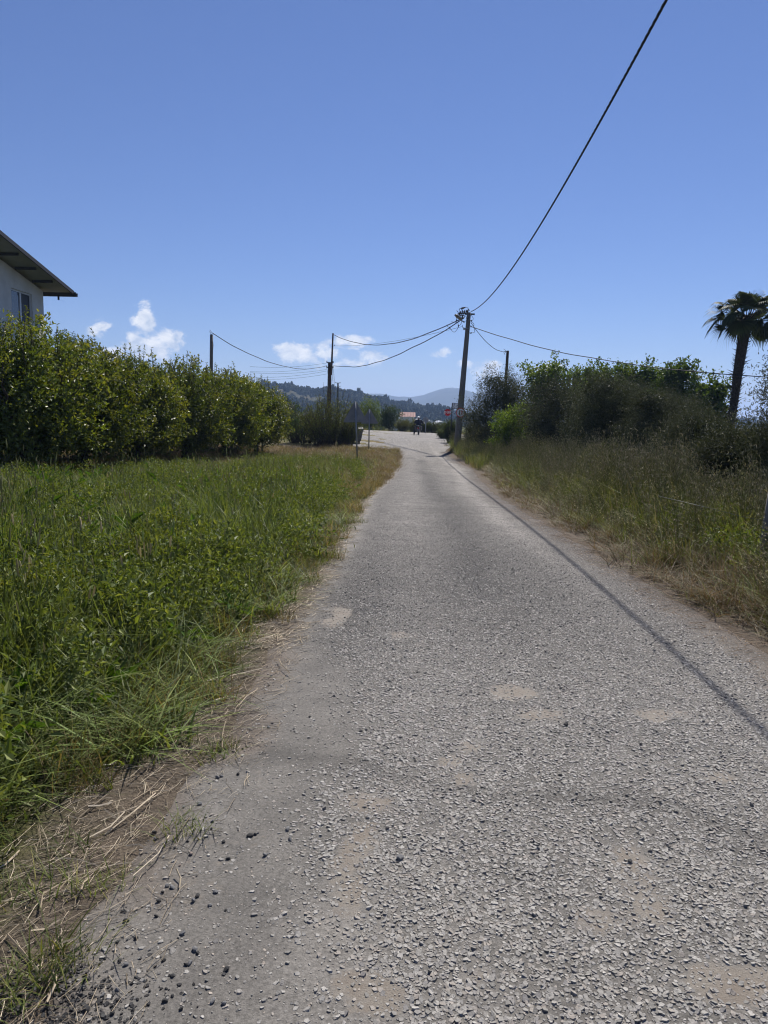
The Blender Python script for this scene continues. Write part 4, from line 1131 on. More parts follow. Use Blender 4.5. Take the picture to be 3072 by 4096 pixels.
for s in (-1, 1):
    caps(m, arms[s], [.062, .048, .032]); hx, hy, hz_ = arms[s][2]
    m.box((hx, hy + .05, hz_ - .01), (.08, .09, .035))
    for k in range(4): m.tube([(hx + (k - 1.5) * .021, hy + .08, hz_), (hx + (k - 1.5) * .021, hy + .125, hz_ - .008), (hx + (k - 1.5) * .021, hy + .12, hz_ - .045), (hx + (k - 1.5) * .021, hy + .085, hz_ - .05)], .0095, 6)
    m.tube([(hx - s * .04, hy + .03, hz_ - .01), (hx - s * .06, hy + .07, hz_ - .03), (hx - s * .035, hy + .095, hz_ - .05)], .0105, 6)
    caps(m, legs[s], [.085, .06, .04]); fx_, fy_, fz_ = legs[s][2]
    m.tube([(fx_, fy_ - .03, fz_ - .02), (fx_, fy_ + .10, fz_ - .05)], [.035, .035], 8)
remeshed('body', m, M_skin, person, .011, 2)
m = MB()
caps(m, [(0, .08, .76), (0, .11, .88), (-.01, .18, 1.10), (-.015, .22, 1.25), (-.016, .24, 1.33)], [.185, .185, .215, .165, .075], 14)
for s in (-1, 1):
    m.ball((s * .17, .22, 1.24), .085, 10, 7); caps(m, [(s * .17, .22, 1.24), arms[s][1], (s * .337, .71, 1.03)], [.085, .068, .05])
remeshed('jacket', m, M_jacket, person, .016, 3)
m = MB(); m.ball((0, .11, .80), .17, 12, 8, (1.05, .9, .7))
for s in (-1, 1):
    a, b, c_ = [Vector(q) for q in legs[s]]; caps(m, [a, b, b.lerp(c_, .5), b.lerp(c_, .92)], [.115, .085, .075, .062])
remeshed('trousers', m, M_trou, person, .016, 3)
for s in (-1, 1):
    fx_, fy_, fz_ = legs[s][2]
    m = MB(); m.tube([(fx_, fy_ - .07, fz_ - .055), (fx_, fy_ + .03, fz_ - .05), (fx_, fy_ + .14, fz_ - .065), (fx_, fy_ + .20, fz_ - .075)], [.035, .05, .045, .025], 10, flat=.8); m.tube([(fx_, fy_, fz_ - .05), (fx_, fy_ - .005, fz_ + .04)], [.05, .052], 10); m.build('shoe', M_shoe, person, True)
m = MB(); vs = []
n_ = 16
for i in range(6):
    p = math.pi * .5 * i / 5 * 1.12
    for k in range(n_):
        q = 2 * math.pi * k / n_; vs.append((-.02 + .125 * math.sin(p) * math.cos(q), .275 + .145 * math.sin(p) * math.sin(q), 1.475 + .135 * math.cos(p)))
m.add(vs, [(i * n_ + k, (i + 1) * n_ + k, (i + 1) * n_ + (k + 1) % n_, i * n_ + (k + 1) % n_) for i in range(5) for k in range(n_)])
hm = m.build('helmet', M_helm, person, True); hm.modifiers.new('thick', 'SOLIDIFY').thickness = .02
m = MB(); m.tube([(-.02, .262, 1.475), (-.02, .255, 1.40)], [.122, .10], 14); m.build('helmet_lining', M_helm_d, hm, True)
tag(person, 'person in dark clothes and white topped helmet sitting astride the motorcycle, one foot down', 'person')

# ------------------------------------------------------------------ waste container behind the bush
BYd = 49.5
M_bin = mat_plain('dull_container_steel', (.10, .105, .11), (.17, .175, .18), .6, 5, spec=.3)
wb = at(1438, 1757, BYd); wb.z = float(zprof(wb.x, BYd)) + .02
bin_ = empty('waste_container', wb, R(12))
hs = 1.0
def ring(w, d, z): return [(-w / 2 - .45, -d / 2, z), (w / 2 - .45, -d / 2, z), (w / 2 - .45, d / 2, z), (-w / 2 - .45, d / 2, z)]
m = MB(); vs = ring(1.0, .7, .16) + ring(1.22, .92, .86) + ring(1.28, .98, .865) + ring(1.28, .98, .90)
m.add(vs, [(3, 2, 1, 0)] + [(4 * i + k, 4 * i + (k + 1) % 4, 4 * i + 4 + (k + 1) % 4, 4 * i + 4 + k) for i in range(3) for k in range(4)]); m.build('body', M_bin, bin_)
m = MB(); pr = [(-.49, .90), (-.45, .98), (-.3, 1.06), (0, 1.10), (.3, 1.06), (.45, .98), (.49, .90)]
m.add([(sx, y, z) for sx in (-1.08, .18) for (y, z) in pr], [tuple(range(7)), tuple(range(13, 6, -1))] + [(i, i + 7, i + 8, i + 1) for i in range(6)] + [(0, 6, 13, 7)]); m.build('lid', M_bin, bin_)
for s in (-1, 1):
    m = MB(); m.tube([(-1.15, s * .3, .82), (.28, s * .3, .82)], .022, 6); m.build('lifting_bar', M_galv, bin_, True)
    for t in (-.85, -.05):
        m = MB(); m.add(*torus((t, s * .27, .085), .06, .028, 16, 6)); m.tube([(t - .03, s * .27, .085), (t + .03, s * .27, .085)], .05, 10); w = m.build('castor_wheel', M_tyre, bin_, True)
        m = MB(); m.box((t, s * .27, .155), (.09, .06, .03)); m.tube([(t - .035, s * .27, .085), (t - .035, s * .27, .16)], .01, 5); m.tube([(t + .035, s * .27, .085), (t + .035, s * .27, .16)], .01, 5); m.build('castor_fork', M_chrome, w)
tag(bin_, 'grey metal waste container on castors half hidden by the twiggy bush', 'waste bin')

# ------------------------------------------------------------------ fence post and rail, rubble, right hand post
fp = ground_hit(1049, 1826)
fpo = empty('wooden_rail', Vector((fp.x, fp.y, gh(fp.x, fp.y) - .05)))
k = fp.y / F_PX
m = MB(); m.tube([(0, 0, 0), (.005, 0, 40 * k), (.03, 0, 80 * k)], [.05, .045, .04], 8); m.build('post', M_wood_grey, fpo, True)
m = MB(); m.tube([(-30 * k, .05, 76 * k), (-5 * k, .06, 82 * k), (15 * k, .06, 87 * k), (32 * k, .05, 89 * k)], [.03, .045, .04, .02], 8); m.build('rail', M_wood_grey, fpo, True)
tag(fpo, 'crooked wooden post with a bent rail at the foot of the citrus row', 'fence post')
M_rubble = mat_plain('pinkish_rubble', (.26, .21, .18), (.40, .34, .30), .95, 7, bump=.9, bscale=14, spec=.1)
def rock(name, loc, dims, seed, mat, label, cat, group=None, sub=3):
    r_ = np.random.default_rng(seed); bm = bmesh.new(); bmesh.ops.create_cube(bm, size=1)
    bmesh.ops.subdivide_edges(bm, edges=bm.edges, cuts=sub, use_grid_fill=True)
    o3 = r_.random(3) * 9
    for v in bm.verts:
        c_ = v.co; d_ = c_.normalized() * .62
        c2 = c_.lerp(d_, .35)
        f_ = 1 + .16 * math.sin(c_.x * 7 + o3[0]) * math.sin(c_.y * 6 + o3[1]) + .10 * math.sin(c_.z * 9 + o3[2]) + r_.normal() * .035
        v.co = Vector((c2.x * dims[0], c2.y * dims[1], c2.z * dims[2])) * f_
    me = bpy.data.meshes.new(name); bm.to_mesh(me); bm.free(); me.materials.append(mat)
    o = link(name, me); o.location = loc; o.rotation_euler = (r_.normal() * .2, r_.normal() * .2, r_.random() * 6)
    return tag(o, label, cat, group)
for i, (px, py, s, lb) in enumerate(((20, 1905, .50, 'big pale pinkish block of broken concrete by the nearest citrus trunk'), (62, 1925, .34, 'angular pale rubble lump right of the big pinkish block'), (118, 1930, .22, 'small grey stone at the foot of the nearest citrus tree'), (-30, 1890, .4, 'pale rubble block cut by the left edge of the picture'))):
    p = ground_hit(px, py); rock('rubble_block', (p.x, p.y, gh(p.x, p.y) + s * .22), (s * 1.3, s, s * .85), 40 + i, M_rubble, lb, 'rubble')
pp = at(3052, 2100, 7.6)
pw = empty('fence_post', (pp.x + .03, 7.6, gh(pp.x, 7.6) - .1))
tz = 1.32
m = MB(); m.tube([(0, 0, 0), (.03, 0, tz * .5), (.075, .01, tz)], [.06, .058, .055], 12); m.build('post', M_conc, pw, True)
for z in (.7,):
    m = MB(); m.tube([(.02, -.05, z), (-.25, -.1, z + .04), (-.6, -.05, z + .12), (-1.1, .1, z + .22)], .0018, 4); m.build('loose_wire', M_wire, pw, True)
tag(pw, 'leaning grey post with loose wires at the right edge of the picture', 'post')
# ------------------------------------------------------------------ citrus orchard
def citrus_proto(seed):
    r = np.random.default_rng(seed); mb = MB()
    H = 4.1
    fork = .62
    limb(mb, r, (0, 0, -.15), (0, 0, fork), .15, .12, .06, 4)
    for k in range(5):
        a = k * 2 * math.pi / 5 + r.random(); s = .9 + .5 * r.random()
        pts = limb(mb, r, (0, 0, fork - .08), (math.cos(a) * s, math.sin(a) * s, fork + 1.1 + .4 * r.random()), .085, .045, .18, 5)
        for j in range(3):
            b_ = a + r.normal() * .7; e = pts[-1] + Vector((math.cos(b_) * .6, math.sin(b_) * .6, .5 + .7 * r.random())); limb(mb, r, pts[-1], e, .04, .012, .2, 4, 5)
    bl = [(0, 0, 2.2, 1.75, 1.75, 1.75), (.45, .3, 2.85, 1.2, 1.2, 1.05), (-.5, -.2, 2.75, 1.2, 1.2, 1.1), (.2, -.7, 1.75, 1.3, 1.2, 1.15), (-.5, .6, 1.6, 1.3, 1.2, 1.1), (.8, .2, 1.5, 1.15, 1.2, 1.05), (-.85, -.3, 1.55, 1.1, 1.1, 1.05), (.1, .9, 2.2, 1.1, 1.0, 1.2)]
    bl = [tuple(np.array(b) * (1, 1, 1, 1 + .12 * r.normal(), 1 + .12 * r.normal(), 1 + .08 * r.normal())) for b in bl]
    pal = [(.082, .115, .024), (.10, .135, .028), (.122, .155, .034), (.065, .095, .022), (.145, .165, .038)]
    V, F, c_ = make_crown(r, bl, 1250, 20, .128, .064, pal, .36, .26, .45, .12, .16, .55, (.17, .18, .03), 0, lambda q: q[:, 2] > .42)
    V, F, c_ = with_core(r, bl, V, F, c_, 5200, .15, .085, pal[:3], lambda q: q[:, 2] > .5)
    # upright water shoots on top
    n = 46; a = r.random(n) * 6.28; rd = 1.45 * np.sqrt(r.random(n)); Vs, Fs, Cs = [V], [F], [c_]; off = len(V)
    for i in range(n):
        h = .25 + .65 * r.random() ** 1.6; p0 = np.array([math.cos(a[i]) * rd[i], math.sin(a[i]) * rd[i], 3.05 + .75 * (1 - (rd[i] / 1.6) ** 2)])
        lean = np.array([r.normal() * .16, r.normal() * .16, 1.0]); m_ = int(12 + 26 * h); t = r.random(m_) * h
        P = p0 + lean * t[:, None]; A = unit(r.normal(size=(m_, 3)) * (1, 1, .3) + np.array([0, 0, .55])); N = unit(r.normal(size=(m_, 3)) * .5 + np.array([0, 0, 1]))
        v, f = leaf_arrays(P, A, N, .10 * (.7 + .5 * r.random(m_)), .042 * (.7 + .5 * r.random(m_)))
        Vs.append(v); Fs.append(f + off); off += len(v); Cs.append(np.repeat(np.array([(.10, .125, .022)]) * (.6 + .8 * r.random((m_, 1))), 4, 0))
        mb.tube([p0 - lean * .3, p0 + lean * h], [.012, .004], 4)
    return mb_mesh(mb, 'citrus_trunk', M_bark), np_mesh('citrus_crown', np.concatenate(Vs), np.concatenate(Fs), np.concatenate(Cs), M_citrus)
CP = [citrus_proto(s) for s in (11, 12, 13)]
# (px, distance, scale, z scale, label)
front = [(95, 20.3, 1.06, 1.0, 'nearest citrus tree, its dark forked trunk showing at the left edge'), (330, 23.0, 1.0, .99, 'second citrus tree from the left edge in the front row'), (545, 26.3, 1.0, .97, 'third citrus tree from the left in the front row'),
         (735, 29.8, 1.0, 1.02, 'fourth citrus tree from the left, level with the tall shoots'), (900, 33.6, 1.02, .96, 'fifth citrus tree from the left, below the slim grey pole'), (1025, 37.2, .95, .93, 'last citrus tree of the front row, beside the crooked post')]
def put_citrus(px, Y, sc, zs, lb, i, grp, dx=0):
    x = at(px, 1650, Y).x + dx
    tree_from('citrus_tree', *CP[i % 3], (x, Y, gh(x, Y)), i * 2.1 + .5, (sc, sc, sc * zs), lb, 'citrus tree', grp)
for i, (px, Y, sc, zs, lb) in enumerate(front): put_citrus(px, Y, sc, zs, lb, i, 'citrus trees in the orchard')
back = [(-330, 19.0), (-60, 23.4), (160, 26.6), (390, 30.0), (600, 33.4), (780, 37.0), (930, 40.6)]
nth = ['seventh', 'sixth', 'fifth', 'fourth', 'third', 'second', 'first']
for i, (px, Y) in enumerate(back):
    put_citrus(px, Y, .98, .97, 'citrus tree of the back row, %s from its right end' % nth[i], i + 1, 'citrus trees in the orchard')

# ------------------------------------------------------------------ loose tree builders
def broad_tree(name, px, Y, top_py, wpx, label, cat, seed, pal, mat, L, W, n_cl, n_lf, young=None, nb=9, trunk_h=.35, bark=M_bark_grey, shell=.4, spread=.12, shoot=.3, flat=.5, lump=.2, up=.3, group=None, base_z=None, low=.25, droop=0.0, core=0):
    r = np.random.default_rng(seed); g = at(px, 1650, Y); z0 = gh(g.x, Y) if base_z is None else base_z
    H = at(px, top_py, Y).z - z0; Wd = wpx / F_PX * Y
    mb = MB(); limb(mb, r, (0, 0, -.1), (r.normal() * .05, 0, H * trunk_h), .035 * H ** .8 + .03, .03 * H ** .8, .08, 5)
    bl = []
    for k in range(nb):
        a = 2.4 * k + r.random(); rr_ = Wd * .5 * (.15 + .55 * math.sqrt(r.random())); zz = H * (low + (0.86 - low) * ((k + .5) / nb))
        shrink = 1 - .35 * abs((k + .5) / nb - .45) * 2
        x, y = math.cos(a) * rr_ * shrink, math.sin(a) * rr_ * shrink * .8
        rad = Wd * (.24 + .10 * r.random()) * (.75 + .25 * shrink); rz_ = min(rad, H * (.16 + .05 * r.random()))
        if zz + rz_ > H: zz = H - rz_ * (.95 + .1 * r.random())
        bl.append((x, y, zz, rad, rad, rz_))
        limb(mb, r, (0, 0, H * trunk_h * .9), (x, y, zz), .02 * H ** .7, .012, .15, 5, 5)
    V, F, c_ = make_crown(r, bl, n_cl, n_lf, L, W, pal, shell, shoot, up, spread, lump, flat, young, droop)
    if core: V, F, c_ = with_core(r, bl, V, F, c_, core, L * 1.5 if L > .08 else .12, W * 1.6 if L > .08 else .06, pal[:3])
    me = np_mesh(name + '_crown', V, F, c_, mat)
    return tree_from(name, mb_mesh(mb, name + '_trunk', bark), me, (g.x, Y, z0), 0, 1, label, cat, group)

OL = [(.062, .072, .038), (.072, .08, .045), (.052, .061, .031), (.082, .088, .055), (.046, .052, .028)]
def olive(px, Y, top, w, lb, seed, n_cl=700, n_lf=26, L=.062, W=.013, **k):
    n_cl, n_lf, W = int(n_cl * 1.7), n_lf + 6, W * 1.45
    k.setdefault('core', 5200)
    return broad_tree('olive_tree', px, Y, top, w, lb, 'olive tree', seed, OL, M_olive, L, W, n_cl, n_lf, (.095, .10, .06), nb=k.pop('nb', 10), low=k.pop('low', .14), bark=M_bark, spread=.13, shoot=.42, flat=.25, lump=.25, up=.6, group='olive trees on the right', **k)
olive(2010, 40, 1470, 300, 'leftmost olive tree with a pointed top beside the concrete pole', 71, 900, 28, .075, .017, trunk_h=.2)
olive(2260, 33, 1510, 380, 'rounded olive tree behind the bright green shrub', 72, 900, 28, .07, .016)
olive(2470, 27, 1480, 420, 'tallest and darkest olive tree of the mass on the right', 73, 1150, 30, .066, .015)
olive(2660, 24, 1545, 360, 'olive tree right of the darkest one, below the leafy tree tops', 74, 1000, 28, .064, .014)
olive(2790, 18, 1640, 330, 'low bushy olive in front of the palm trunk', 75, 900, 26, .06, .013, nb=9)
olive(2950, 13.5, 1720, 420, 'nearest low olive bush on the right above the tall grass', 76, 1000, 26, .055, .012, nb=9)
olive(3150, 12.0, 1420, 330, 'slender young olive cut by the right edge of the picture', 77, 480, 22, .058, .012, nb=10, low=.1, core=0)

MU = [(.075, .125, .02), (.092, .15, .026), (.06, .105, .018), (.11, .165, .03)]
for (px, Y, top, w, lb, sd, nc) in ((2180, 50, 1428, 230, 'leafy green tree with yellowish top behind the first olive', 81, 330), (2330, 52, 1436, 150, 'yellow green leafy tree second from the left behind the olives', 82, 230), (2450, 47, 1424, 185, 'leafy green tree in the middle behind the darkest olive', 83, 280),
                                    (2560, 46, 1438, 170, 'dark green leafy tree right of the middle one', 84, 280), (2690, 44, 1420, 200, 'tall dark leafy tree under the cable', 85, 330), (2835, 42, 1498, 150, 'separate leafy tree nearest to the palm', 86, 240)):
    broad_tree('leafy_tree', px, Y, top, w, lb, 'tree', sd, MU if sd not in (84, 85) else MU[::2], M_mulb, .17, .135, nc, 22, (.14, .19, .03) if sd < 84 else (.08, .13, .025), nb=11, trunk_h=.45, low=.3, core=900, spread=.20, shoot=.45, flat=.9, lump=.25, group='leafy trees behind the olives')
# bright green sapling in front of the olives
broad_tree('green_shrub', 2045, 34.5, 1612, 165, 'bright yellow green shrub standing in front of the dark olives', 'shrub', 91, [(.085, .14, .02), (.11, .165, .025), (.07, .12, .018)], M_shrub, .09, .06, 420, 18, (.17, .22, .035), nb=9, trunk_h=.2, low=.12, shell=.5, spread=.12, shoot=.3, flat=.8, lump=.3)
broad_tree('green_shrub', 1948, 41, 1690, 60, 'small pale flowering shrub just right of the concrete pole', 'shrub', 92, [(.17, .16, .08), (.12, .12, .05), (.09, .1, .04)], M_shrub, .06, .04, 120, 16, (.3, .28, .18), nb=6, trunk_h=.2, low=.12, shell=.5)
broad_tree('tree', 285, 40, 1297, 130, 'fine leaved tree top between the house and the citrus trees', 'tree', 93, [(.045, .075, .03), (.055, .09, .04)], M_shrub, .12, .05, 300, 22, None, nb=9, trunk_h=.5, low=.45, shell=.5, lump=.3)

# ------------------------------------------------------------------ bushes round the junction
SH = [(.085, .115, .026), (.105, .135, .03), (.07, .095, .022), (.125, .135, .04)]
def twiggy(px, Y, top, w, lb, seed, nstem=90, nl=14, bare=.35, pal=SH, L=.075, W=.035, shoots=True):
    """many thin upright stems with leaves; bare stems stick out on top"""
    r = np.random.default_rng(seed); g = at(px, 1650, Y); z0 = gh(g.x, Y); H = at(px, top, Y).z - z0; Wd = w / F_PX * Y
    mb = MB(); P, A, N = [], [], []
    for k in range(nstem):
        a = r.random() * 6.28; s = math.sqrt(r.random()); bx, by = math.cos(a) * s * Wd * .22, math.sin(a) * s * Wd * .22
        ex, ey = math.cos(a) * s * Wd * .50, math.sin(a) * s * Wd * .48; h = H * (1 - .45 * s ** 2) * (.5 + .5 * r.random() ** .7)
        naked = r.random() < bare
        if naked and shoots: h *= 1.16
        p0, p1, p2 = Vector((bx, by, 0)), Vector((bx * .5 + ex * .5, by * .5 + ey * .5, h * .55)), Vector((ex, ey, h))
        pts = [p0.lerp(p1, t).lerp(p1.lerp(p2, t), t) + Vector(r.normal(size=3)) * .03 for t in np.linspace(0, 1, 7)]
        mb.tube(pts, np.linspace(.018, .005, 7).tolist(), 4)
        for j in range(3):
            q = pts[int(2 + r.integers(0, 4))]; e = q + Vector((r.normal() * .3, r.normal() * .3, .15 + .35 * r.random())); mb.tube([q, e], [.007, .003], 3)
            if not naked:
                for _ in range(nl):
                    t = r.random(); P.append(q.lerp(e, t)); A.append(r.normal(size=3) + (0, 0, .3)); N.append(r.normal(size=3) * .6 + (0, 0, .8))
        if not naked:
            for _ in range(nl * 3):
                t = .25 + .75 * r.random(); i = min(5, int(t * 6)); P.append(pts[i].lerp(pts[i + 1], t * 6 - i) + Vector(r.normal(size=3)) * .10); A.append(r.normal(size=3) + (0, 0, .3)); N.append(r.normal(size=3) * .6 + (0, 0, .8))
    n = len(P); V, F = leaf_arrays(np.array([tuple(p) for p in P]), np.array(A), np.array(N), L * (.6 + .7 * r.random(n)), W * (.7 + .5 * r.random(n)))
    c_ = np.array(pal)[r.integers(0, len(pal), n)] * (.6 + .8 * r.random((n, 1)))
    t = empty('bush', (g.x, Y, z0)); link('stems', mb_mesh(mb, 'bush_stems', M_bark), t); link('leaves', np_mesh('bush_leaves', V, F, np.repeat(c_, 4, 0), M_shrub), t)
    return tag(t, lb, 'bush')
twiggy(1325, 45.5, 1540, 290, 'large twiggy bush with bare stems left of the triangular signs', 101, 230, 19, .16)
twiggy(1205, 47, 1590, 210, 'leafy bush between the citrus row and the twiggy bush', 102, 110, 20, .08, [(.05, .085, .022), (.06, .10, .028), (.045, .075, .02)], shoots=False)
twiggy(1385, 44.6, 1660, 110, 'low leafy bush right behind the larger triangular sign', 103, 60, 14, .1, [(.09, .11, .02), (.07, .09, .018)], .07, .03, shoots=False)
broad_tree('bush', 1160, 56, 1575, 90, 'dark evergreen shrub beyond the last citrus tree', 'bush', 104, [(.02, .035, .012), (.03, .045, .015)], M_shrub, .09, .05, 200, 20, None, nb=7, low=.15)
# hedge beyond the main road
far_b = [(1490, 86, 1592, 110, 'light green bush behind the smaller triangular sign', 111, [(.08, .12, .03), (.10, .14, .035)]), (1560, 82.5, 1625, 110, 'dark round bush beyond the main road left of the rider', 112, [(.025, .045, .014), (.035, .055, .018)]),
         (1430, 88, 1612, 100, 'bush seen between the two triangular signs', 113, [(.06, .09, .025), (.07, .10, .03)])]
for (px, Y, top, w, lb, sd, pal) in far_b:
    broad_tree('bush', px, Y, top, w, lb, 'bush', sd, pal, M_shrub, .14, .075, 300, 22, None, nb=8, trunk_h=.15, low=.2, spread=.2, shoot=.4)
lbs = ['yellowish hedge bush left of the rider', 'hedge bush straight behind the rider', 'hedge bush behind the grey octagon', 'hedge bush right of the grey octagon', 'hedge bush left of the stop sign post', 'hedge bush behind the stop sign']
for i, (px, top) in enumerate(((1615, 1668), (1662, 1672), (1704, 1678), (1742, 1678), (1778, 1682), (1815, 1684))):
    Yb = Ay + (at(px, 1700, 78).x - Ax) / dv[0] * dv[1] + 1.4 + .3 * (i % 2)
    twiggy(px, Yb, top, 62, lbs[i], 120 + i, 60, 12, .06, [(.11, .12, .028), (.085, .11, .025), (.13, .13, .04)] if i < 2 else [(.075, .10, .025), (.09, .11, .03), (.06, .085, .022)], .12, .035, False)
# climbing bush round the stop sign post and the foot of the pole
twiggy(1808, 52.5, 1672, 62, 'dark bush at the foot of the concrete pole and the stop sign', 131, 80, 16, .05, [(.04, .065, .018), (.055, .08, .02), (.03, .05, .015)], .085, .04, False)
twiggy(1775, 58.5, 1712, 44, 'small green bush at the right mouth of the lane', 132, 50, 14, .05, [(.07, .095, .025), (.06, .085, .022)], .085, .035, False)
twiggy(1900, 44.5, 1660, 80, 'dark shrub squeezed between the concrete pole and the olive tree', 133, 80, 16, .1, [(.025, .035, .015), (.035, .045, .02)], .08, .03, False)

# ------------------------------------------------------------------ fan palm
def palm():
    Yp = 36.0; r = np.random.default_rng(5)
    t = at(2987, 1290, Yp); b = at(2905, 1740, Yp); g = Vector((b.x, Yp, gh(b.x, Yp)))
    o = empty('palm_tree', g)
    line_ = [(2905, 1740), (2921, 1700), (2938, 1600), (2950, 1500), (2966, 1400), (2981, 1310), (2988, 1262)]
    P = [at(px, py, Yp) - g for px, py in line_]; P = [Vector((P[0].x - .05, 0, -.1))] + P
    m = MB(); m.tube(P, [.27, .26, .21, .18, .215, .24, .26, .22], 14); m.build('trunk', M_bark, o, True)
    # stubs of old leaf stalks all over the trunk
    m = MB(); k = 0
    L_ = [0]
    for i in range(len(P) - 1): L_.append(L_[-1] + (P[i + 1] - P[i]).length)
    tot = L_[-1]; s = .15
    while s < tot - .05:
        i = max(j for j in range(len(P) - 1) if L_[j] <= s); c_ = P[i].lerp(P[i + 1], (s - L_[i]) / (L_[i + 1] - L_[i]))
        a = k * 2.399; ln = (.10 + .15 * r.random()) * (1.0 if r.random() < .8 else 1.5); u_ = Vector((math.cos(a), math.sin(a), 0)); w_ = .05 + .025 * r.random()
        b0 = c_ + u_ * .18; tip = c_ + u_ * (.20 + ln) + Vector((0, 0, .10 + .10 * r.random()) if s > tot * .5 else (0, 0, .02 + .1 * r.random())); sd = Vector((-u_.y, u_.x, 0))
        m.add([b0 - sd * w_, b0 + sd * w_, b0 + Vector((0, 0, -.05)), tip], [(0, 1, 3), (1, 2, 3), (2, 0, 3), (0, 2, 1)])
        s += tot / 330; k += 1
    st = m.build('leaf_stubs', M_bark, o); st['kind'] = 'stuff'
    hub = P[-1]
    M_palm = mat_leaf('palm_leaf', .2, .6, .15, (1.3, 1.2, .5), .15)
    def frond(az, el, stalk, size, dip):
        """stalk and a round pleated fan that hangs down from its end"""
        def ray_(e): return Vector((math.cos(az) * math.cos(e), math.sin(az) * math.cos(e), math.sin(e)))
        u_ = ray_(el); ax = ray_(el - dip); sd = Vector((-math.sin(az), math.cos(az), 0)); nrm = ax.cross(sd).normalized()
        base = hub + Vector((math.cos(az) * .12, math.sin(az) * .12, -.05 - .25 * r.random()))
        end = base + u_ * stalk; mid = base.lerp(end, .5) + Vector((0, 0, .05))
        V, F, cc = [], [], []; n = 30; roll = r.normal() * .35
        sd2 = sd * math.cos(roll) + nrm * math.sin(roll)
        for k in range(n):
            th = R(-100 + 200 * k / (n - 1)); d = (ax * math.cos(th) + sd2 * math.sin(th)).normalized()
            ln = size * (1 - .22 * abs(math.sin(th / 2)) ** 2) * (.86 + .2 * r.random()); w = size * .042; sdk = d.cross(nrm).normalized()
            dr = Vector((0, 0, -1)) * ln
            pts = [end, end + d * ln * .42, end + d * ln * .72 + dr * .05, end + d * ln * .93 + dr * (.16 + .10 * r.random())]
            q = len(V)
            for p_, w_ in zip(pts, (.008, w, w * .62, .004)): V += [p_ - sdk * w_, p_ + sdk * w_ + nrm * w_ * .7]
            F += [(q + 2 * i, q + 2 * i + 1, q + 2 * i + 3, q + 2 * i + 2) for i in range(3)]
            c0 = np.array((.04, .055, .018)) * (.6 + .8 * r.random()); cc += [c0] * 8
        q = len(V); tb = MB(); tb.tube([base, mid, end], [.03, .022, .016], 5); V += [Vector(v) for v in tb.v]; cc += [np.array((.045, .045, .02))] * len(tb.v)
        Fs = [np.array(F), np.array([[i + q for i in f] for f in tb.f if len(f) == 4])]
        link('frond', np_mesh('palm_frond', np.array([tuple(v) for v in V]), Fs, np.array(cc), M_palm), o)
    for k in range(30):
        f_ = k / 29; el = R(82 - 106 * f_ ** .85); frond(k * 2.399 + r.normal() * .2, el, (.78 + .42 * r.random()) * (.65 + .35 * min(1, f_ * 3)), .80 + .18 * r.random(), R(8 + 44 * min(1, f_ * 1.3)))
    tag(o, 'fan palm with shaggy dark trunk on the right', 'palm tree')
palm()

# ------------------------------------------------------------------ greenhouses and tiled house in the plain
M_poly = mat_plain('greenhouse_film', (.66, .67, .68), (.56, .58, .60), .35, 2, spec=.5)
M_tile = mat_plain('red_roof_tile', (.25, .135, .115), (.32, .19, .165), .8, 3)
M_plaster = mat_plain('white_plaster', (.55, .54, .51), (.62, .61, .58), .9, 2)
def tunnel(px0, px1, py_top, Yg, label, k):
    a, b = at(px0, py_top, Yg), at(px1, py_top, Yg); z0 = float(zprof(a.x, Yg)); W_ = b.x - a.x; h = max(1.4, a.z - z0)
    o = empty('greenhouse', ((a.x + b.x) / 2, Yg, z0)); nspan = max(1, int(round(W_ / 6.5))); w = W_ / nspan
    for i in range(nspan):
        x0 = -W_ / 2 + i * w; pr = [(x0, 0), (x0, h * .55)] + [(x0 + w / 2 - math.cos(math.pi * t / 8) * w / 2, h * .55 + math.sin(math.pi * t / 8) * h * .45) for t in range(9)] + [(x0 + w, h * .55), (x0 + w, 0)]
        m = MB(); m.prism(pr, 0, 26); m.build('tunnel', M_poly, o)
    tag(o, label, 'greenhouse', 'greenhouses in the plain')
tunnel(1655, 1700, 1675, 210, 'white greenhouse right behind the rider\'s shoulder', 0)
tunnel(1700, 1742, 1680, 200, 'white greenhouse between the grey octagon and the rider', 1)
tunnel(1745, 1800, 1684, 190, 'white greenhouse right of the grey octagon', 2)
tunnel(1568, 1598, 1651, 260, 'small white greenhouse left of the red tiled roof', 3)
hA, hB = at(1602, 1666, 235), at(1658, 1666, 235); zb_ = float(zprof(hA.x, 235)); hw = hB.x - hA.x; he = hA.z + .3 - zb_
o = empty('house', ((hA.x + hB.x) / 2, 235, zb_))
m = MB(); m.box((0, 3, he * .5 - .2), (hw * .98, 6, he)); m.build('wall', M_plaster, o)
m = MB(); rz0, rz1 = he - .35, he + 1.15
m.add([(-hw / 2 - .3, -.5, rz0), (hw / 2 + .3, -.5, rz0), (hw / 2 + .3, 3, rz1), (-hw / 2 - .3, 3, rz1), (hw / 2 + .3, 6.5, rz0), (-hw / 2 - .3, 6.5, rz0)], [(0, 1, 2, 3), (3, 2, 4, 5), (0, 3, 5), (1, 4, 2)]); ro = m.build('roof', M_tile, o)
for i in range(9):
    x = -hw / 2 + (i + .5) * hw / 9; m = MB(); m.add([(x - .08, -.5, rz0 + .03), (x + .08, -.5, rz0 + .03), (x + .08, 3, rz1 + .03), (x - .08, 3, rz1 + .03), (x, -.5, rz0 + .12), (x, 3, rz1 + .12)], [(0, 4, 5, 3), (4, 1, 2, 5), (0, 1, 4), (3, 5, 2)]); m.build('tile_course', M_tile, ro)
for s in (-.3, .3):
    m = MB(); m.box((s * hw, -.01, he * .45), (1.2, .06, 1.0)); m.build('window', M_glass, o)
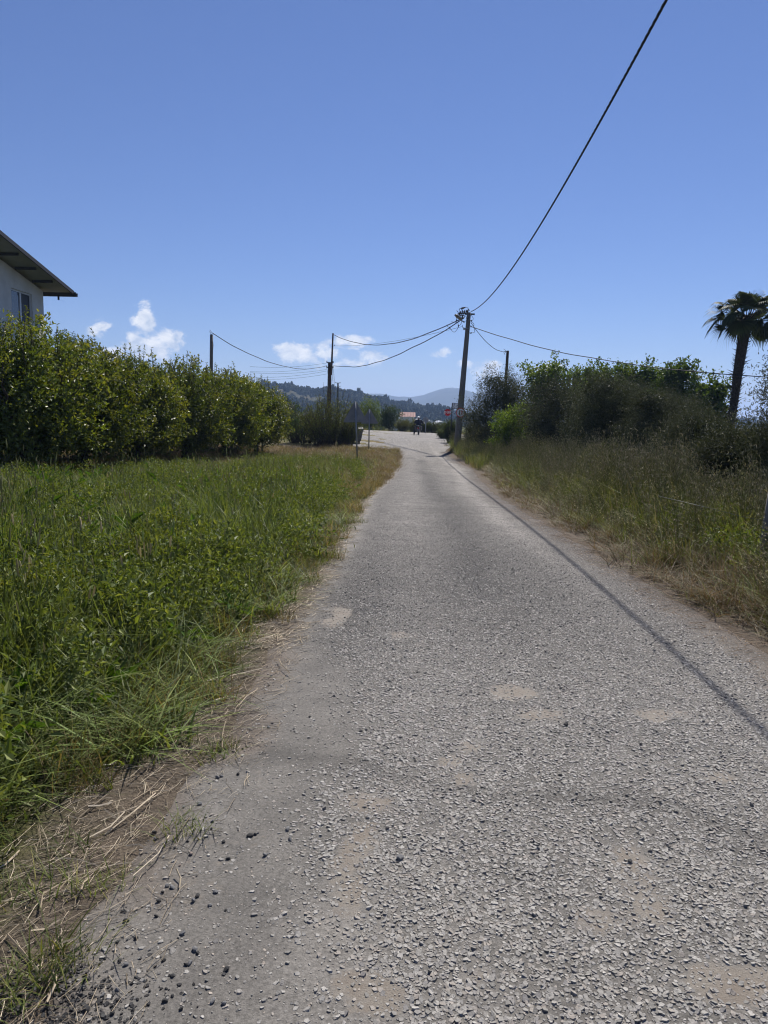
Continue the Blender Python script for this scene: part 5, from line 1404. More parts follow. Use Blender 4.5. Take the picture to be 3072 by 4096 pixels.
tag(o, 'low house with red tiled roof beyond the hedge left of the rider', 'house')
# ------------------------------------------------------------------ grass, weeds, straw
def tuft(seed, n, hmin, hmax, rad, wid, pal, lean=.35, bend=.5, seg=3):
    """a bunch of tapering blades"""
    r = np.random.default_rng(seed)
    a = r.random(n) * 6.283; s = rad * np.sqrt(r.random(n)); B = np.stack([np.cos(a) * s, np.sin(a) * s, np.full(n, -.03)], 1)
    h = hmin + (hmax - hmin) * r.random(n); az = r.random(n) * 6.283; ln = lean * (.3 + r.random(n)); D = np.stack([np.cos(az), np.sin(az), np.zeros(n)], 1)
    sd = np.stack([-np.sin(az + r.normal(size=n) * .5), np.cos(az), np.zeros(n)], 1); w = wid * (.6 + .8 * r.random(n)); bd = bend * (.2 + 1.2 * r.random(n) ** 1.5)
    V = []
    for i in range(seg + 1):
        t = i / seg; c = B + D * (h * (ln * t + bd * t ** 2.4))[:, None]; c[:, 2] += h * (t - .42 * bd * t ** 2.6)
        ww = w * (1 - t) ** .6 if i < seg else w * .06
        V += [c - sd * (ww / 2)[:, None], c + sd * (ww / 2)[:, None]]
    V = np.stack(V, 1)                       # n, 2(seg+1), 3
    k = V.shape[1]; b = (np.arange(n) * k)[:, None]
    F = np.concatenate([b + np.array([[2 * i, 2 * i + 1, 2 * i + 3, 2 * i + 2]]) for i in range(seg)])
    pal = np.array(pal); c_ = pal[r.integers(0, len(pal), n)] * (.7 + .6 * r.random((n, 1)))
    cc = np.repeat(c_, k, 0)
    return V.reshape(-1, 3), F, cc
def heads(seed, n, h0, h1, rad, pal_st, pal_hd, L, W, droop=.2, spike=True, per=1):
    """thin stalks with seed heads: one dense spike, or several hanging spikelets"""
    r = np.random.default_rng(seed); mb = MB(); cols = []
    for i in range(n):
        a = r.random() * 6.283; s = rad * math.sqrt(r.random()); h = h0 + (h1 - h0) * r.random(); le = r.normal(size=2) * .13 * h
        p = [Vector((math.cos(a) * s, math.sin(a) * s, -.02)), Vector((math.cos(a) * s + le[0] * .4, math.sin(a) * s + le[1] * .4, h * .55)), Vector((math.cos(a) * s + le[0], math.sin(a) * s + le[1], h))]
        q = len(mb.v); mb.tube(p, [.0022, .0018, .0012], 3, False); cs = np.array(pal_st[r.integers(0, len(pal_st))]); cols += [cs] * (len(mb.v) - q)
        q = len(mb.v); ch = np.array(pal_hd[r.integers(0, len(pal_hd))]) * (.7 + .6 * r.random())
        if spike:
            d = Vector((le[0] * droop * 3, le[1] * droop * 3, 1)).normalized(); e = p[2]; mb.tube([e, e + d * L * .25, e + d * L * .7, e + d * L - Vector((0, 0, droop * L * .3))], [.002, W / 2, W * .42, .001], 5, False)
        else:
            for j in range(per):
                t = .68 + .32 * j / max(1, per - 1); c0 = p[1].lerp(p[2], (t - .55) / .45); o_ = Vector((r.normal() * .05, r.normal() * .05, -.01)); d = Vector((r.normal() * .5, r.normal() * .5, -.9)).normalized()
                mb.tube([c0, c0 + o_], [.0008, .0008], 3, False); mb.tube([c0 + o_, c0 + o_ + d * L * .4, c0 + o_ + d * L], [.001, W / 2, .0008], 4, False)
        cols += [ch] * (len(mb.v) - q)
    V = np.array([tuple(v) for v in mb.v]); F = np.array([f for f in mb.f if len(f) == 4])
    return V, F, np.array(cols)
def join(*parts):
    Vs, Fs, Cs, o = [], [], [], 0
    for V, F, c in parts: Vs.append(V); Fs.append(F + o); Cs.append(c); o += len(V)
    F3 = [f for f in Fs if f.shape[1] == 3]; F4 = [f for f in Fs if f.shape[1] == 4]
    return np.concatenate(Vs), ([np.concatenate(F3)] if F3 else []) + ([np.concatenate(F4)] if F4 else []), np.concatenate(Cs)
def broadleaf(seed, n, L, W, pal, up=.6, rad=.02, h=.0):
    r = np.random.default_rng(seed); a = r.random(n) * 6.283; el = .2 + up * r.random(n)
    A = np.stack([np.cos(a) * np.cos(el), np.sin(a) * np.cos(el), np.sin(el)], 1); P = np.stack([np.cos(a) * rad, np.sin(a) * rad, h * r.random(n)], 1); N = np.stack([-np.cos(a) * .5, -np.sin(a) * .5, np.ones(n)], 1)
    V, F = leaf_arrays(P, A, N, L * (.6 + .6 * r.random(n)), W * (.7 + .5 * r.random(n)), .2, .25)
    pal = np.array(pal); return V, F, np.repeat(pal[r.integers(0, len(pal), n)] * (.7 + .6 * r.random((n, 1))), 4, 0)
GR = [(.10, .138, .034), (.125, .162, .04), (.078, .112, .028), (.15, .175, .052), (.10, .13, .044)]
GY = [(.14, .15, .04), (.17, .16, .05), (.11, .13, .03)]
DR = [(.30, .22, .11), (.36, .27, .14), (.24, .17, .09), (.20, .16, .07)]
BR = [(.14, .098, .052), (.19, .135, .068), (.11, .08, .045), (.11, .105, .042)]
OAT = [(.17, .185, .065), (.21, .205, .08), (.26, .23, .11), (.15, .165, .055), (.32, .27, .15)]
def M_(name, parts, mat=None): V, F, c = join(*parts); return np_mesh(name, V, F, c, mat or M_grass)
green = [M_('green_tuft', [tuft(200 + k, 36, .14, .46, .13, .0115, [np.array(c_) * (.8 + .13 * k) for c_ in GR], .4, .95)]) for k in range(5)]
tallg = [M_('tall_tuft', [tuft(210 + k, 34, .28, .66, .13, .011, GR, .3, .7), heads(215 + k, 2, .45, .75, .1, GR, [(.26, .27, .12), (.33, .3, .17)], .065, .011)]) for k in range(3)]
short = [M_('short_tuft', [tuft(220 + k, 55, .06, .17, .11, .005, GR + GY, .6, .6)]) for k in range(3)]
mixd = [M_('mixed_tuft', [tuft(230 + k, 34, .12, .34, .12, .006, GY + BR, .45, .6), tuft(235 + k, 22, .10, .28, .12, .005, DR, .5, .6)], M_grass) for k in range(3)]
dryl = [M_('dry_tuft', [tuft(240 + k, 60, .05, .20, .15, .0055, DR + BR, .9, .8)], M_dry) for k in range(3)]
oats = [M_('oat_tuft', [tuft(250 + k, 30, .35, .85, .15, .009, OAT, .28, .5), heads(255 + k, 9, .65, 1.1, .16, OAT, [(.36, .31, .19), (.30, .27, .15), (.25, .23, .11)], .042, .013, .2, False, 5)], M_dry) for k in range(4)]
oatg = [M_('green_oat_tuft', [tuft(260 + k, 40, .30, .75, .15, .009, GR[:3] + OAT[:2], .3, .5), heads(265 + k, 5, .6, .95, .14, GR, [(.25, .25, .12), (.34, .31, .17)], .04, .014, .2, False, 4)]) for k in range(3)]
brow = [M_('brown_tuft', [tuft(270 + k, 52, .10, .42, .16, .0065, BR + BR + DR[2:3] + GY[2:], .7, .8)], M_dry) for k in range(3)]
weed = [M_('leafy_weed', [broadleaf(280 + k, 16, .16, .055, [(.07, .14, .02), (.09, .17, .025), (.055, .11, .02)], .9, .03, .12)], M_shrub) for k in range(2)]
def fennel(seed):
    r = np.random.default_rng(seed); mb = MB()
    for k in range(14): mb.tube([(0, 0, 0), (r.normal() * .05, r.normal() * .05, .25), (r.normal() * .13, r.normal() * .13, .38 + .14 * r.random())], [.003, .002, .001], 3, False)
    V = np.array([tuple(v) for v in mb.v]); F = np.array(mb.f); c = np.tile(np.array([[.06, .09, .02]]), (len(V), 1))
    n = 260; th = r.random(n) * 6.28; rd = .2 * np.sqrt(r.random(n)); P = np.stack([np.cos(th) * rd, np.sin(th) * rd, .40 + .14 * r.random(n) - rd * .25], 1)
    v2, f2 = leaf_arrays(P, r.normal(size=(n, 3)) + (0, 0, .3), r.normal(size=(n, 3)) * .4 + (0, 0, 1), np.full(n, .03), np.full(n, .022))
    return (V, F, c), (v2, f2, np.repeat(np.array([(.12, .15, .02), (.10, .135, .018), (.16, .17, .025)])[r.integers(0, 3, n)], 4, 0))
fenn = [M_('yellow_umbel_weed', fennel(290 + k), M_shrub) for k in range(2)]
fox = [M_('foxtail_stalks', [heads(300 + k, 4, .5, .78, .16, GR, [(.26, .30, .12), (.32, .34, .15), (.48, .42, .30)], .11, .016, .5)]) for k in range(3)]
mint = [M_('leafy_stem_weed', [(lambda V, F, c: (V, F, c))(*(lambda r, n: (lambda P: (*leaf_arrays(P, r.normal(size=(n, 3)) + (0, 0, .4), r.normal(size=(n, 3)) * .5 + (0, 0, 1), (.05 * (.5 + r.random(n))), (.023 * (.6 + .6 * r.random(n)))), np.repeat(np.array(GR)[r.integers(0, 5, n)] * (.7 + .7 * r.random((n, 1))), 4, 0)))(np.stack([r.normal(size=n) * .09, r.normal(size=n) * .09, .05 + .42 * r.random(n)], 1)))(np.random.default_rng(310 + k), 170))], M_shrub) for k in range(3)]

def sample(fx0, fx1, y0, y1, dens, acc=None, seed=0, margin=1.6):
    """random places with y between y0 and y1, x between two edges, inside the strip a viewer here or a step aside sees"""
    r = np.random.default_rng(5000 + seed); n0 = int((y1 - y0) * 14 * dens * 2.2)
    y = y0 + (y1 - y0) * r.random(n0); x = -26 + 52 * r.random(n0)
    keep = r.random(n0) < (dens * 52 * (y1 - y0)) / n0 if n0 else []
    need = int(dens * 52 * (y1 - y0)); y = y0 + (y1 - y0) * r.random(need); x = -26 + 52 * r.random(need)
    ok = (x > fx0(y)) & (x < fx1(y)) & (x > -.56 * y - margin) & (x < .58 * y + margin)
    x, y = x[ok], y[ok]
    if acc is not None:
        ok = r.random(len(x)) < acc(x, y); x, y = x[ok], y[ok]
    return x, y
def place(name, meshes, xs, ys, smin, smax, label, cat, seed, tilt=.12, sink=0.0, zfun=hmap, hs=None):
    r = np.random.default_rng(6000 + seed); n = len(xs)
    z = zfun(xs, ys) - sink; rot = np.stack([r.normal(size=n) * tilt, r.normal(size=n) * tilt, r.random(n) * 6.283], 1); s = smin + (smax - smin) * r.random(n)
    s3 = np.stack([s, s, s * (1 if hs is None else hs(xs, ys))], 1)
    o = scatter(name, meshes, np.stack([xs, ys, z], 1), rot, s3, r.integers(0, len(meshes), n))
    return tag(o, label, cat, kind='stuff')
G = lambda y: grass_l(y) - .02
FL = lambda y: -26 + 0 * y
ORC = lambda x, y: 1 - sst((-6.5 - (40 - y) * .30) + np.interp(y, [18, 26, 38], [4.6, 4.2, 2.8]) - x, 0, 1.6) * .96 * (y > 10)   # thin under the citrus
edge_d = lambda x, y: grass_l(y) - x + (fnoise(x, y, .6, 71) - .5) * .5
dryn = lambda x, y: sst(y, 9, 19) * sst(fnoise(x, y, 2.2, 72) + .34 * (1 - sst(edge_d(x, y), 1, 5)), .38, .62)
def A1(x, y): return (.35 + .65 * sst(fnoise(x, y, .5, 75), .3, .6)) * sst(edge_d(x, y), .02, .4) * ORC(x, y) * (1 - .85 * dryn(x, y))
def A2(x, y): return sst(edge_d(x, y), .45, 1.2) * ORC(x, y) * (1 - .7 * dryn(x, y)) * sst(fnoise(x, y, 1.3, 73), .3, .6)
def hL(x, y): return (1 - .5 * sst((-6.5 - (40 - y) * .30) + 6.5 - x, 0, 3.0) * (y > 10)) * (.55 + .75 * sst(edge_d(x, y), .05, .9) * (.45 + 1.0 * sst(fnoise(x, y, .9, 74), .25, .75)))
def multi(spec, acc, f0, f1, seed):
    xs, ys = [], []
    for i, (a, b, d) in enumerate(spec):
        x, y = sample(f0, f1, a, b, d, acc, seed * 10 + i); xs.append(x); ys.append(y)
    return np.concatenate(xs), np.concatenate(ys)
x, y = multi([(.6, 4.5, 75), (4.5, 9, 48), (9, 18, 26), (18, 30, 16), (30, 44, 9)], A1, FL, G, 1)
place('green_grass', green, x, y, .7, 1.15, 'lush green grass covering the left verge', 'grass', 1, hs=hL)
x, y = multi([(.6, 4.5, 24), (4.5, 9, 17), (9, 18, 11), (18, 34, 7)], A2, FL, G, 2)
place('tall_grass', tallg, x, y, .7, 1.1, 'taller grass with seed heads standing in the left verge', 'grass', 2, hs=hL)
x, y = multi([(.4, 5, 70), (5, 10, 46), (10, 20, 24), (20, 30, 12)], lambda x, y: (1 - sst(edge_d(x, y), .3, .9)) * sst(edge_d(x, y), -.10, .1), FL, lambda y: grass_l(y) + .2, 3)
place('short_grass', short + mixd[:1], x, y, .6, 1.1, 'short trampled grass along the edge of the left verge', 'grass', 3)
x, y = multi([(4, 8, 3), (8, 16, 12), (16, 24, 17), (24, 34, 17), (34, 44, 12)], lambda x, y: (.15 + .85 * dryn(x, y)) * np.where(y > 12, 1, .5) * (.45 + .55 * ORC(x, y)), FL, lambda y: grass_l(y) + .05, 4)
place('fading_grass', mixd, x, y, .8, 1.35, 'half dried grass farther along the left verge', 'grass', 4)
DRYM = lambda x, y: sst(y, 19, 25) * (1 - sst(edge_d(x, y), 2.2, 4.5)) + .4 * (y > 26) * (edge_d(x, y) > 3)
x, y = multi([(18, 30, 46), (30, 44, 34)], DRYM, FL, lambda y: grass_l(y) + .12, 5)
place('cut_dry_grass', dryl, x, y, .9, 1.7, 'pale cut dry grass heaped round the triangular signs', 'dry grass', 5, .3)
x, y = multi([(1.5, 8, 6), (8, 20, 3)], lambda x, y: sst(edge_d(x, y), .2, .7) * ORC(x, y) * sst(fnoise(x, y, .9, 77), .42, .6), FL, G, 6)
place('broad_leaved_weeds', weed, x, y, .7, 1.4, 'broad leaved weeds scattered in the left verge', 'weeds', 6, .2, hs=lambda x, y: 1 + 1.2 * sst(edge_d(x, y), .6, 1.5))
x, y = multi([(1.5, 9, 26), (9, 20, 16), (20, 30, 5)], lambda x, y: sst(edge_d(x, y), .2, .7) * ORC(x, y) * sst(fnoise(x, y, 1.1, 76), .42, .6), FL, G, 7)
place('leafy_weeds', mint, x, y, .7, 1.25, 'small leafed weeds among the green grass', 'weeds', 7, .15)
x, y = multi([(3, 9, 1.2), (9, 20, .7)], lambda x, y: A2(x, y), FL, G, 8)
place('foxtail_grass', fox, x, y, .75, 1.1, 'foxtail seed heads nodding above the green grass', 'grass', 8, .1)
fpts = [ground_hit(px, py) for px, py in ((110, 2560), (180, 2600), (60, 2610), (650, 2260), (560, 2340), (700, 2240), (420, 2080), (640, 2330), (250, 2560))]
place('yellow_umbel_weeds', fenn, np.array([p.x for p in fpts]), np.array([p.y for p in fpts]), .8, 1.1, 'yellow green flowering weeds in the left verge', 'weeds', 9, .1)
# small plants of turf on the bare strip at lower left
tp = [(ground_hit(px, py), s) for px, py, s in ((250, 3850, .55), (190, 3900, .45), (320, 3830, .4), (30, 4010, .5), (760, 3320, .55), (720, 3340, .45), (880, 3010, .5), (850, 3030, .4), (60, 3990, .5), (420, 3560, .35), (240, 3560, .3))]
place('turf_cushions', short, np.array([p.x for p, s in tp]), np.array([p.y for p, s in tp]), .8, 1.1, 'small cushions of grass on the bare straw covered strip', 'grass', 10, .1)

# right verge: wild oats, brown at the foot
W_R = lambda y: weed_r(y)
FR = lambda y: 26 + 0 * y
ed_r = lambda x, y: x - weed_r(y) + (fnoise(x, y, .7, 81) - .5) * .5
def hR(x, y): return .4 + .8 * sst(ed_r(x, y), .05, 1.3) * (.45 + .95 * sst(fnoise(x, y, 1.1, 82), .2, .8))
x, y = multi([(2, 8, 17), (8, 16, 12), (16, 30, 7), (30, 46, 5)], lambda x, y: (.25 + .75 * sst(fnoise(x, y, 1.6, 84), .35, .65)) * sst(ed_r(x, y), .25, 1.0) * (1 - .6 * sst(ed_r(x, y), 4, 8)), W_R, FR, 11)
place('wild_oats', oats, x, y, .8, 1.15, 'tall half dry wild oats along the right verge', 'grass', 11, .14, hs=hR)
x, y = multi([(2, 8, 38), (8, 16, 28), (16, 30, 18), (30, 46, 13)], lambda x, y: sst(ed_r(x, y), .1, .7) * (.3 + .7 * sst(fnoise(x, y, 1.3, 83), .25, .6)), W_R, FR, 12)
place('green_oats', oatg, x, y, .8, 1.1, 'green stems growing among the wild oats on the right', 'grass', 12, .14, hs=hR)
x, y = multi([(1.5, 8, 62), (8, 16, 40), (16, 30, 22), (30, 46, 14)], lambda x, y: (1 - .8 * sst(ed_r(x, y), .5, 1.5)) * sst(ed_r(x, y), -.15, .12), lambda y: weed_r(y) - .3, FR, 13)
place('brown_grass', brow, x, y, .7, 1.15, 'low reddish brown dead grass at the foot of the right verge', 'dry grass', 13, .3, hs=lambda x, y: .45 + .7 * sst(ed_r(x, y), 0, .7))
x, y = multi([(5, 16, 9), (16, 46, 5)], lambda x, y: sst(ed_r(x, y), .5, 1.2), W_R, FR, 14)
place('leafy_weeds', mint, x, y, .8, 1.2, 'leafy weeds among the wild oats on the right verge', 'weeds', 14, .15)
x, y = multi([(30, 50, 8)], lambda x, y: np.ones_like(x), lambda y: np.minimum(weed_r(y), 3.2), lambda y: weed_r(y) + 2.5, 15)
place('far_verge_grass', oatg + mixd, x, y, .8, 1.2, 'green grass round the foot of the concrete pole', 'grass', 15, .15)
# scrubby grass beyond the junction on both sides
r15 = np.random.default_rng(15); xx = -16 + 40 * r15.random(2600); yy = 44 + 52 * r15.random(2600)
s_along = (xx - Ax) * dv[0] + (yy - Ay) * dv[1]; t_off = (xx - Ax) * nv[0] + (yy - Ay) * nv[1]
ok = ((t_off < -.2) | (t_off > 8.6)) & ~((xx > np.interp(yy, ay_, al[:, 0]) - .2) & (xx < np.interp(yy, ay_, ar[:, 0]) + .1) & (yy < 76)) & (yy > 46.5)
place('roadside_scrub_grass', mixd + oatg, xx[ok], yy[ok], 1.0, 1.6, 'rough grass on the verges of the junction', 'grass', 16, .15)

# straw on the bare strip, dry stalks
M_straw = mat_leaf('straw', .12, .6, .3, (1.1, 1.0, .8), .0)
def straw(name, xs, ys, lmin, lmax, wmin, wmax, seed, label, pal=((.50, .42, .30), (.60, .52, .39), (.40, .33, .235), (.27, .22, .155)), lift=.012):
    r = np.random.default_rng(seed); n = len(xs); az = .9 + r.normal(size=n) * .9; L_ = lmin + (lmax - lmin) * r.random(n) ** 2.2; w = wmin + (wmax - wmin) * r.random(n)
    d = np.stack([np.cos(az), np.sin(az), np.zeros(n)], 1); sd = np.stack([-d[:, 1], d[:, 0], np.zeros(n)], 1)
    b0 = np.stack([xs, ys, np.zeros(n)], 1); pts = []
    bow = r.normal(size=n) * .08
    for i, t in enumerate((-.5, 0, .5)):
        p = b0 + d * (L_ * t)[:, None] + sd * (bow * L_ * (1 if i == 1 else 0))[:, None]
        zz = np.maximum(hmap(p[:, 0], p[:, 1]), np.where((p[:, 0] > tar_l(p[:, 1]) - .3) & (p[:, 0] < tar_r(p[:, 1]) + .3), road_z(p[:, 0], p[:, 1]), -9)); p[:, 2] = zz + .004 + lift * r.random(n); pts.append(p)
    V = np.stack([pts[0] - sd * w[:, None] / 2, pts[0] + sd * w[:, None] / 2, pts[1] - sd * w[:, None] / 2 + [0, 0, .0], pts[1] + sd * w[:, None] / 2, pts[2] - sd * w[:, None] / 2, pts[2] + sd * w[:, None] / 2,
                  pts[0] + [0, 0, .0] + np.stack([0 * w, 0 * w, w * .55], 1), pts[1] + np.stack([0 * w, 0 * w, w * .55], 1), pts[2] + np.stack([0 * w, 0 * w, w * .55], 1)], 1)
    q = (np.arange(n) * 9)[:, None]; F = np.concatenate([q + np.array([f]) for f in ((0, 6, 7, 2), (6, 1, 3, 7), (2, 7, 8, 4), (7, 3, 5, 8))])
    c = np.array(pal)[r.integers(0, len(pal), n)] * (.7 + .5 * r.random((n, 1)))
    return tag(link(name, np_mesh(name, V.reshape(-1, 3), F, np.repeat(c, 9, 0), M_straw)), label, 'straw', kind='stuff')
rs = np.random.default_rng(17)
def strip(n, y0, y1, a, b, pw=1.5):
    y = y0 + (y1 - y0) * rs.random(n) ** pw; lo_, hi_ = grass_l(y) - a, tar_l(y) + b; x = lo_ + (hi_ - lo_) * np.clip(.5 + .25 * rs.normal(size=n), 0, 1); return x, y
x, y = strip(5200, .8, 9, .3, .18)
straw('straw_litter', x, y, .02, .19, .001, .003, 18, 'pale broken straw lying along the left edge of the road')
x, y = strip(5000, 5, 24, .25, .12, 1.2)
straw('straw_litter', x, y, .04, .26, .003, .007, 118, 'pale straw fringe farther along the left edge of the road')
x, y = strip(110, .9, 6, .2, .15)
straw('dry_stalks', x, y, .08, .34, .0035, .0075, 19, 'thick dry stalks lying on the bare strip at lower left', lift=.03)
yr = 1.5 + 14 * rs.random(2600) ** 1.3; xr = tar_r(yr) - .25 + (weed_r(yr) + .3 - tar_r(yr) + .25) * rs.random(2600)
straw('straw_litter', xr, yr, .02, .2, .0015, .004, 20, 'brown straw scattered on the dirt edge right of the road', ((.30, .21, .13), (.38, .28, .18), (.24, .17, .11)))

# ------------------------------------------------------------------ chippings of the lane and loose stones
M_stone = None
def mat_stone():
    m, nt, out = new_mat('grey_chippings')
    p = nd(nt, 'ShaderNodeBsdfPrincipled', Roughness=.7); p.inputs['Specular IOR Level'].default_value = .3
    a = nd(nt, 'ShaderNodeAttribute', attribute_name='Col')
    n = noise(nt, 180, 3, .6)
    nt.links.new(mixc(nt, .5, a.outputs['Color'], mixc(nt, mrange(nt, n, .3, .7), (.6, .6, .6), (1.4, 1.4, 1.4)), 'MULTIPLY'), p.inputs['Base Color'])
    b = nd(nt, 'ShaderNodeBump', Strength=.5, Distance=.004); nt.links.new(n, b.inputs['Height']); nt.links.new(b.outputs[0], p.inputs['Normal'])
    nt.links.new(p.outputs[0], out.inputs[0]); return m
M_stone = mat_stone()
def chippings(xs, ys, size, seed, bury, pal):
    """angular half sunk stones: six-sided foot, smaller tilted top"""
    r = np.random.default_rng(seed); n = len(xs); k = 5
    a0 = r.random(n) * 6.283; el = .62 + .38 * r.random(n); rotz = r.random(n) * 6.283
    ang = a0[:, None] + (np.arange(k) + r.uniform(-.28, .28, (n, k))) * 2 * math.pi / k
    rad = .5 * size[:, None] * (.8 + .35 * r.random((n, k)))
    def ringv(f, jitter, off):
        x_ = np.cos(ang) * rad * f * (1 + jitter * r.normal(size=(n, k))); y_ = np.sin(ang) * rad * f * el[:, None] * (1 + jitter * r.normal(size=(n, k)))
        return np.cos(rotz)[:, None] * x_ - np.sin(rotz)[:, None] * y_ + off[0][:, None], np.sin(rotz)[:, None] * x_ + np.cos(rotz)[:, None] * y_ + off[1][:, None]
    ox, oy = r.normal(size=n) * size * .10, r.normal(size=n) * size * .10
    h = size * (.06 + .15 * r.random(n)) * (1 - bury); z0 = road_z(xs, ys)
    bx, by = ringv(1.0, .0, (np.zeros(n), np.zeros(n))); tx, ty = ringv(.80, .09, (ox, oy))
    tiltx, tilty = r.normal(size=n) * .24, r.normal(size=n) * .24
    tz = h[:, None] + tiltx[:, None] * tx + tilty[:, None] * ty
    V = np.concatenate([np.stack([bx + xs[:, None], by + ys[:, None], np.broadcast_to((z0 - .004)[:, None], bx.shape)], -1), np.stack([tx + xs[:, None], ty + ys[:, None], z0[:, None] + np.maximum(tz, .001)], -1)], 1)
    q = (np.arange(n) * 2 * k)[:, None]
    F4 = np.concatenate([q + np.array([[i, (i + 1) % k, (i + 1) % k + k, i + k]]) for i in range(k)]); F5 = q + np.arange(k, 2 * k)[None, :]
    c = np.array(pal)[r.integers(0, len(pal), n)] * (.86 + .28 * r.random((n, 1))) * (1 - .32 * streak_at(xs, ys))[:, None]
    return V.reshape(-1, 3), [F4, F5], np.repeat(c, 2 * k, 0)
PAL = [(.215, .204, .188), (.245, .234, .215), (.175, .167, .153), (.285, .272, .25), (.23, .208, .184), (.19, .18, .17)]
rg = np.random.default_rng(23)
xs, ys = [], []
for (a, b, d) in [(1.2, 2.6, 11500), (2.6, 4.0, 9500)] + [(q, q + .5, 9500 * math.exp(-(q - 3.7) / 2.3)) for q in np.arange(4, 16, .5)]:
    n = int(4.6 * (b - a) * d); y = a + (b - a) * rg.random(n); x = -1.3 + 4.6 * rg.random(n)
    ok = (rg.random(n) < stone_cover(x, y) * .96 + .05 * ((x > tar_l(y)) & (x < tar_r(y)))) & (x > -.56 * y - .9) & (x < .56 * y + .9); xs.append(x[ok]); ys.append(y[ok])
xs, ys = np.concatenate(xs), np.concatenate(ys)
size = .0078 + .0185 * rg.random(len(xs)) ** 2.1
V, F, c = chippings(xs, ys, size, 24, .12, PAL)
tag(link('road_chippings', np_mesh('road_chippings', V, F, c, M_stone)), 'grey stone chippings worn out of the road surface', 'gravel', kind='stuff')
n = 11000; y = .9 + 8 * rg.random(n) ** 1.6; x = tar_l(y) - .2 + 1.15 * rg.random(n)
size = .004 + .011 * rg.random(n) ** 2
V, F, c = chippings(x, y, size, 26, .0, PAL + [(.1, .1, .1), (.3, .26, .22)])
tag(link('grit', np_mesh('grit', V, F, c, M_stone)), 'fine grit lying along the left edge of the road', 'gravel', kind='stuff')
n = 4200; y = 2 + 12 * rg.random(n) ** 1.4; x = tar_r(y) - .35 + .8 * rg.random(n); size = .006 + .014 * rg.random(n) ** 2
V, F, c = chippings(x, y, size, 27, .0, [(.26, .20, .16), (.20, .17, .15), (.32, .26, .21), (.15, .14, .13)])
tag(link('grit', np_mesh('grit', V, F, c, M_stone)), 'brownish grit on the dirt edge right of the road', 'gravel', kind='stuff')
# tarry black crumbs at the lower left corner
n = 1500; p0 = ground_hit(150, 4040); x = p0.x + rg.normal(size=n) * .16; y = p0.y + rg.normal(size=n) * .09; size = .005 + .014 * rg.random(n) ** 2
V, F, c = chippings(x, y, size, 28, -.2, [(.012, .012, .013), (.02, .02, .022), (.03, .03, .03)])
V[:, 2] += np.repeat(np.maximum(hmap(x, y) - road_z(x, y), 0), 10)
tag(link('asphalt_crumbs', np_mesh('asphalt_crumbs', V, F, c, M_stone)), 'black asphalt crumbs heaped at the lower left corner', 'gravel', kind='stuff')
# single loose stones
M_dstone = mat_plain('dark_loose_stone', (.035, .034, .034), (.075, .073, .07), .75, 60, bump=.6, bscale=120)
M_gstone = mat_plain('grey_loose_stone', (.15, .15, .15), (.26, .255, .25), .75, 60, bump=.6, bscale=120)
M_pstone = mat_plain('pinkish_loose_stone', (.28, .22, .18), (.36, .29, .24), .8, 60, bump=.6, bscale=120)
def stone_mesh(seed, mat):
    r_ = np.random.default_rng(seed); bm = bmesh.new(); bmesh.ops.create_icosphere(bm, subdivisions=2, radius=.5)
    pn = [(Vector(r_.normal(size=3)).normalized(), .28 + .17 * r_.random()) for _ in range(9)]
    for v in bm.verts:
        for nrm, d in pn:
            t = v.co.dot(nrm)
            if t > d: v.co -= nrm * (t - d)
        v.co = Vector((v.co.x * 1.15, v.co.y * .85, v.co.z * .7))
    me = bpy.data.meshes.new('loose_stone'); bm.to_mesh(me); bm.free(); me.materials.append(mat); return me
SM = {k: [stone_mesh(300 + 10 * i + j, mt_) for j in range(4)] for i, (k, mt_) in enumerate((('d', M_dstone), ('g', M_gstone), ('p', M_pstone)))}
LB = {'d': ('small black loose stone lying on the smooth left side of the road', 'black loose stones on the road'), 'g': ('small grey loose stone lying on the smooth left side of the road', 'grey loose stones on the road'), 'p': ('small pinkish loose stone lying near the left road edge', 'pinkish loose stones by the road')}
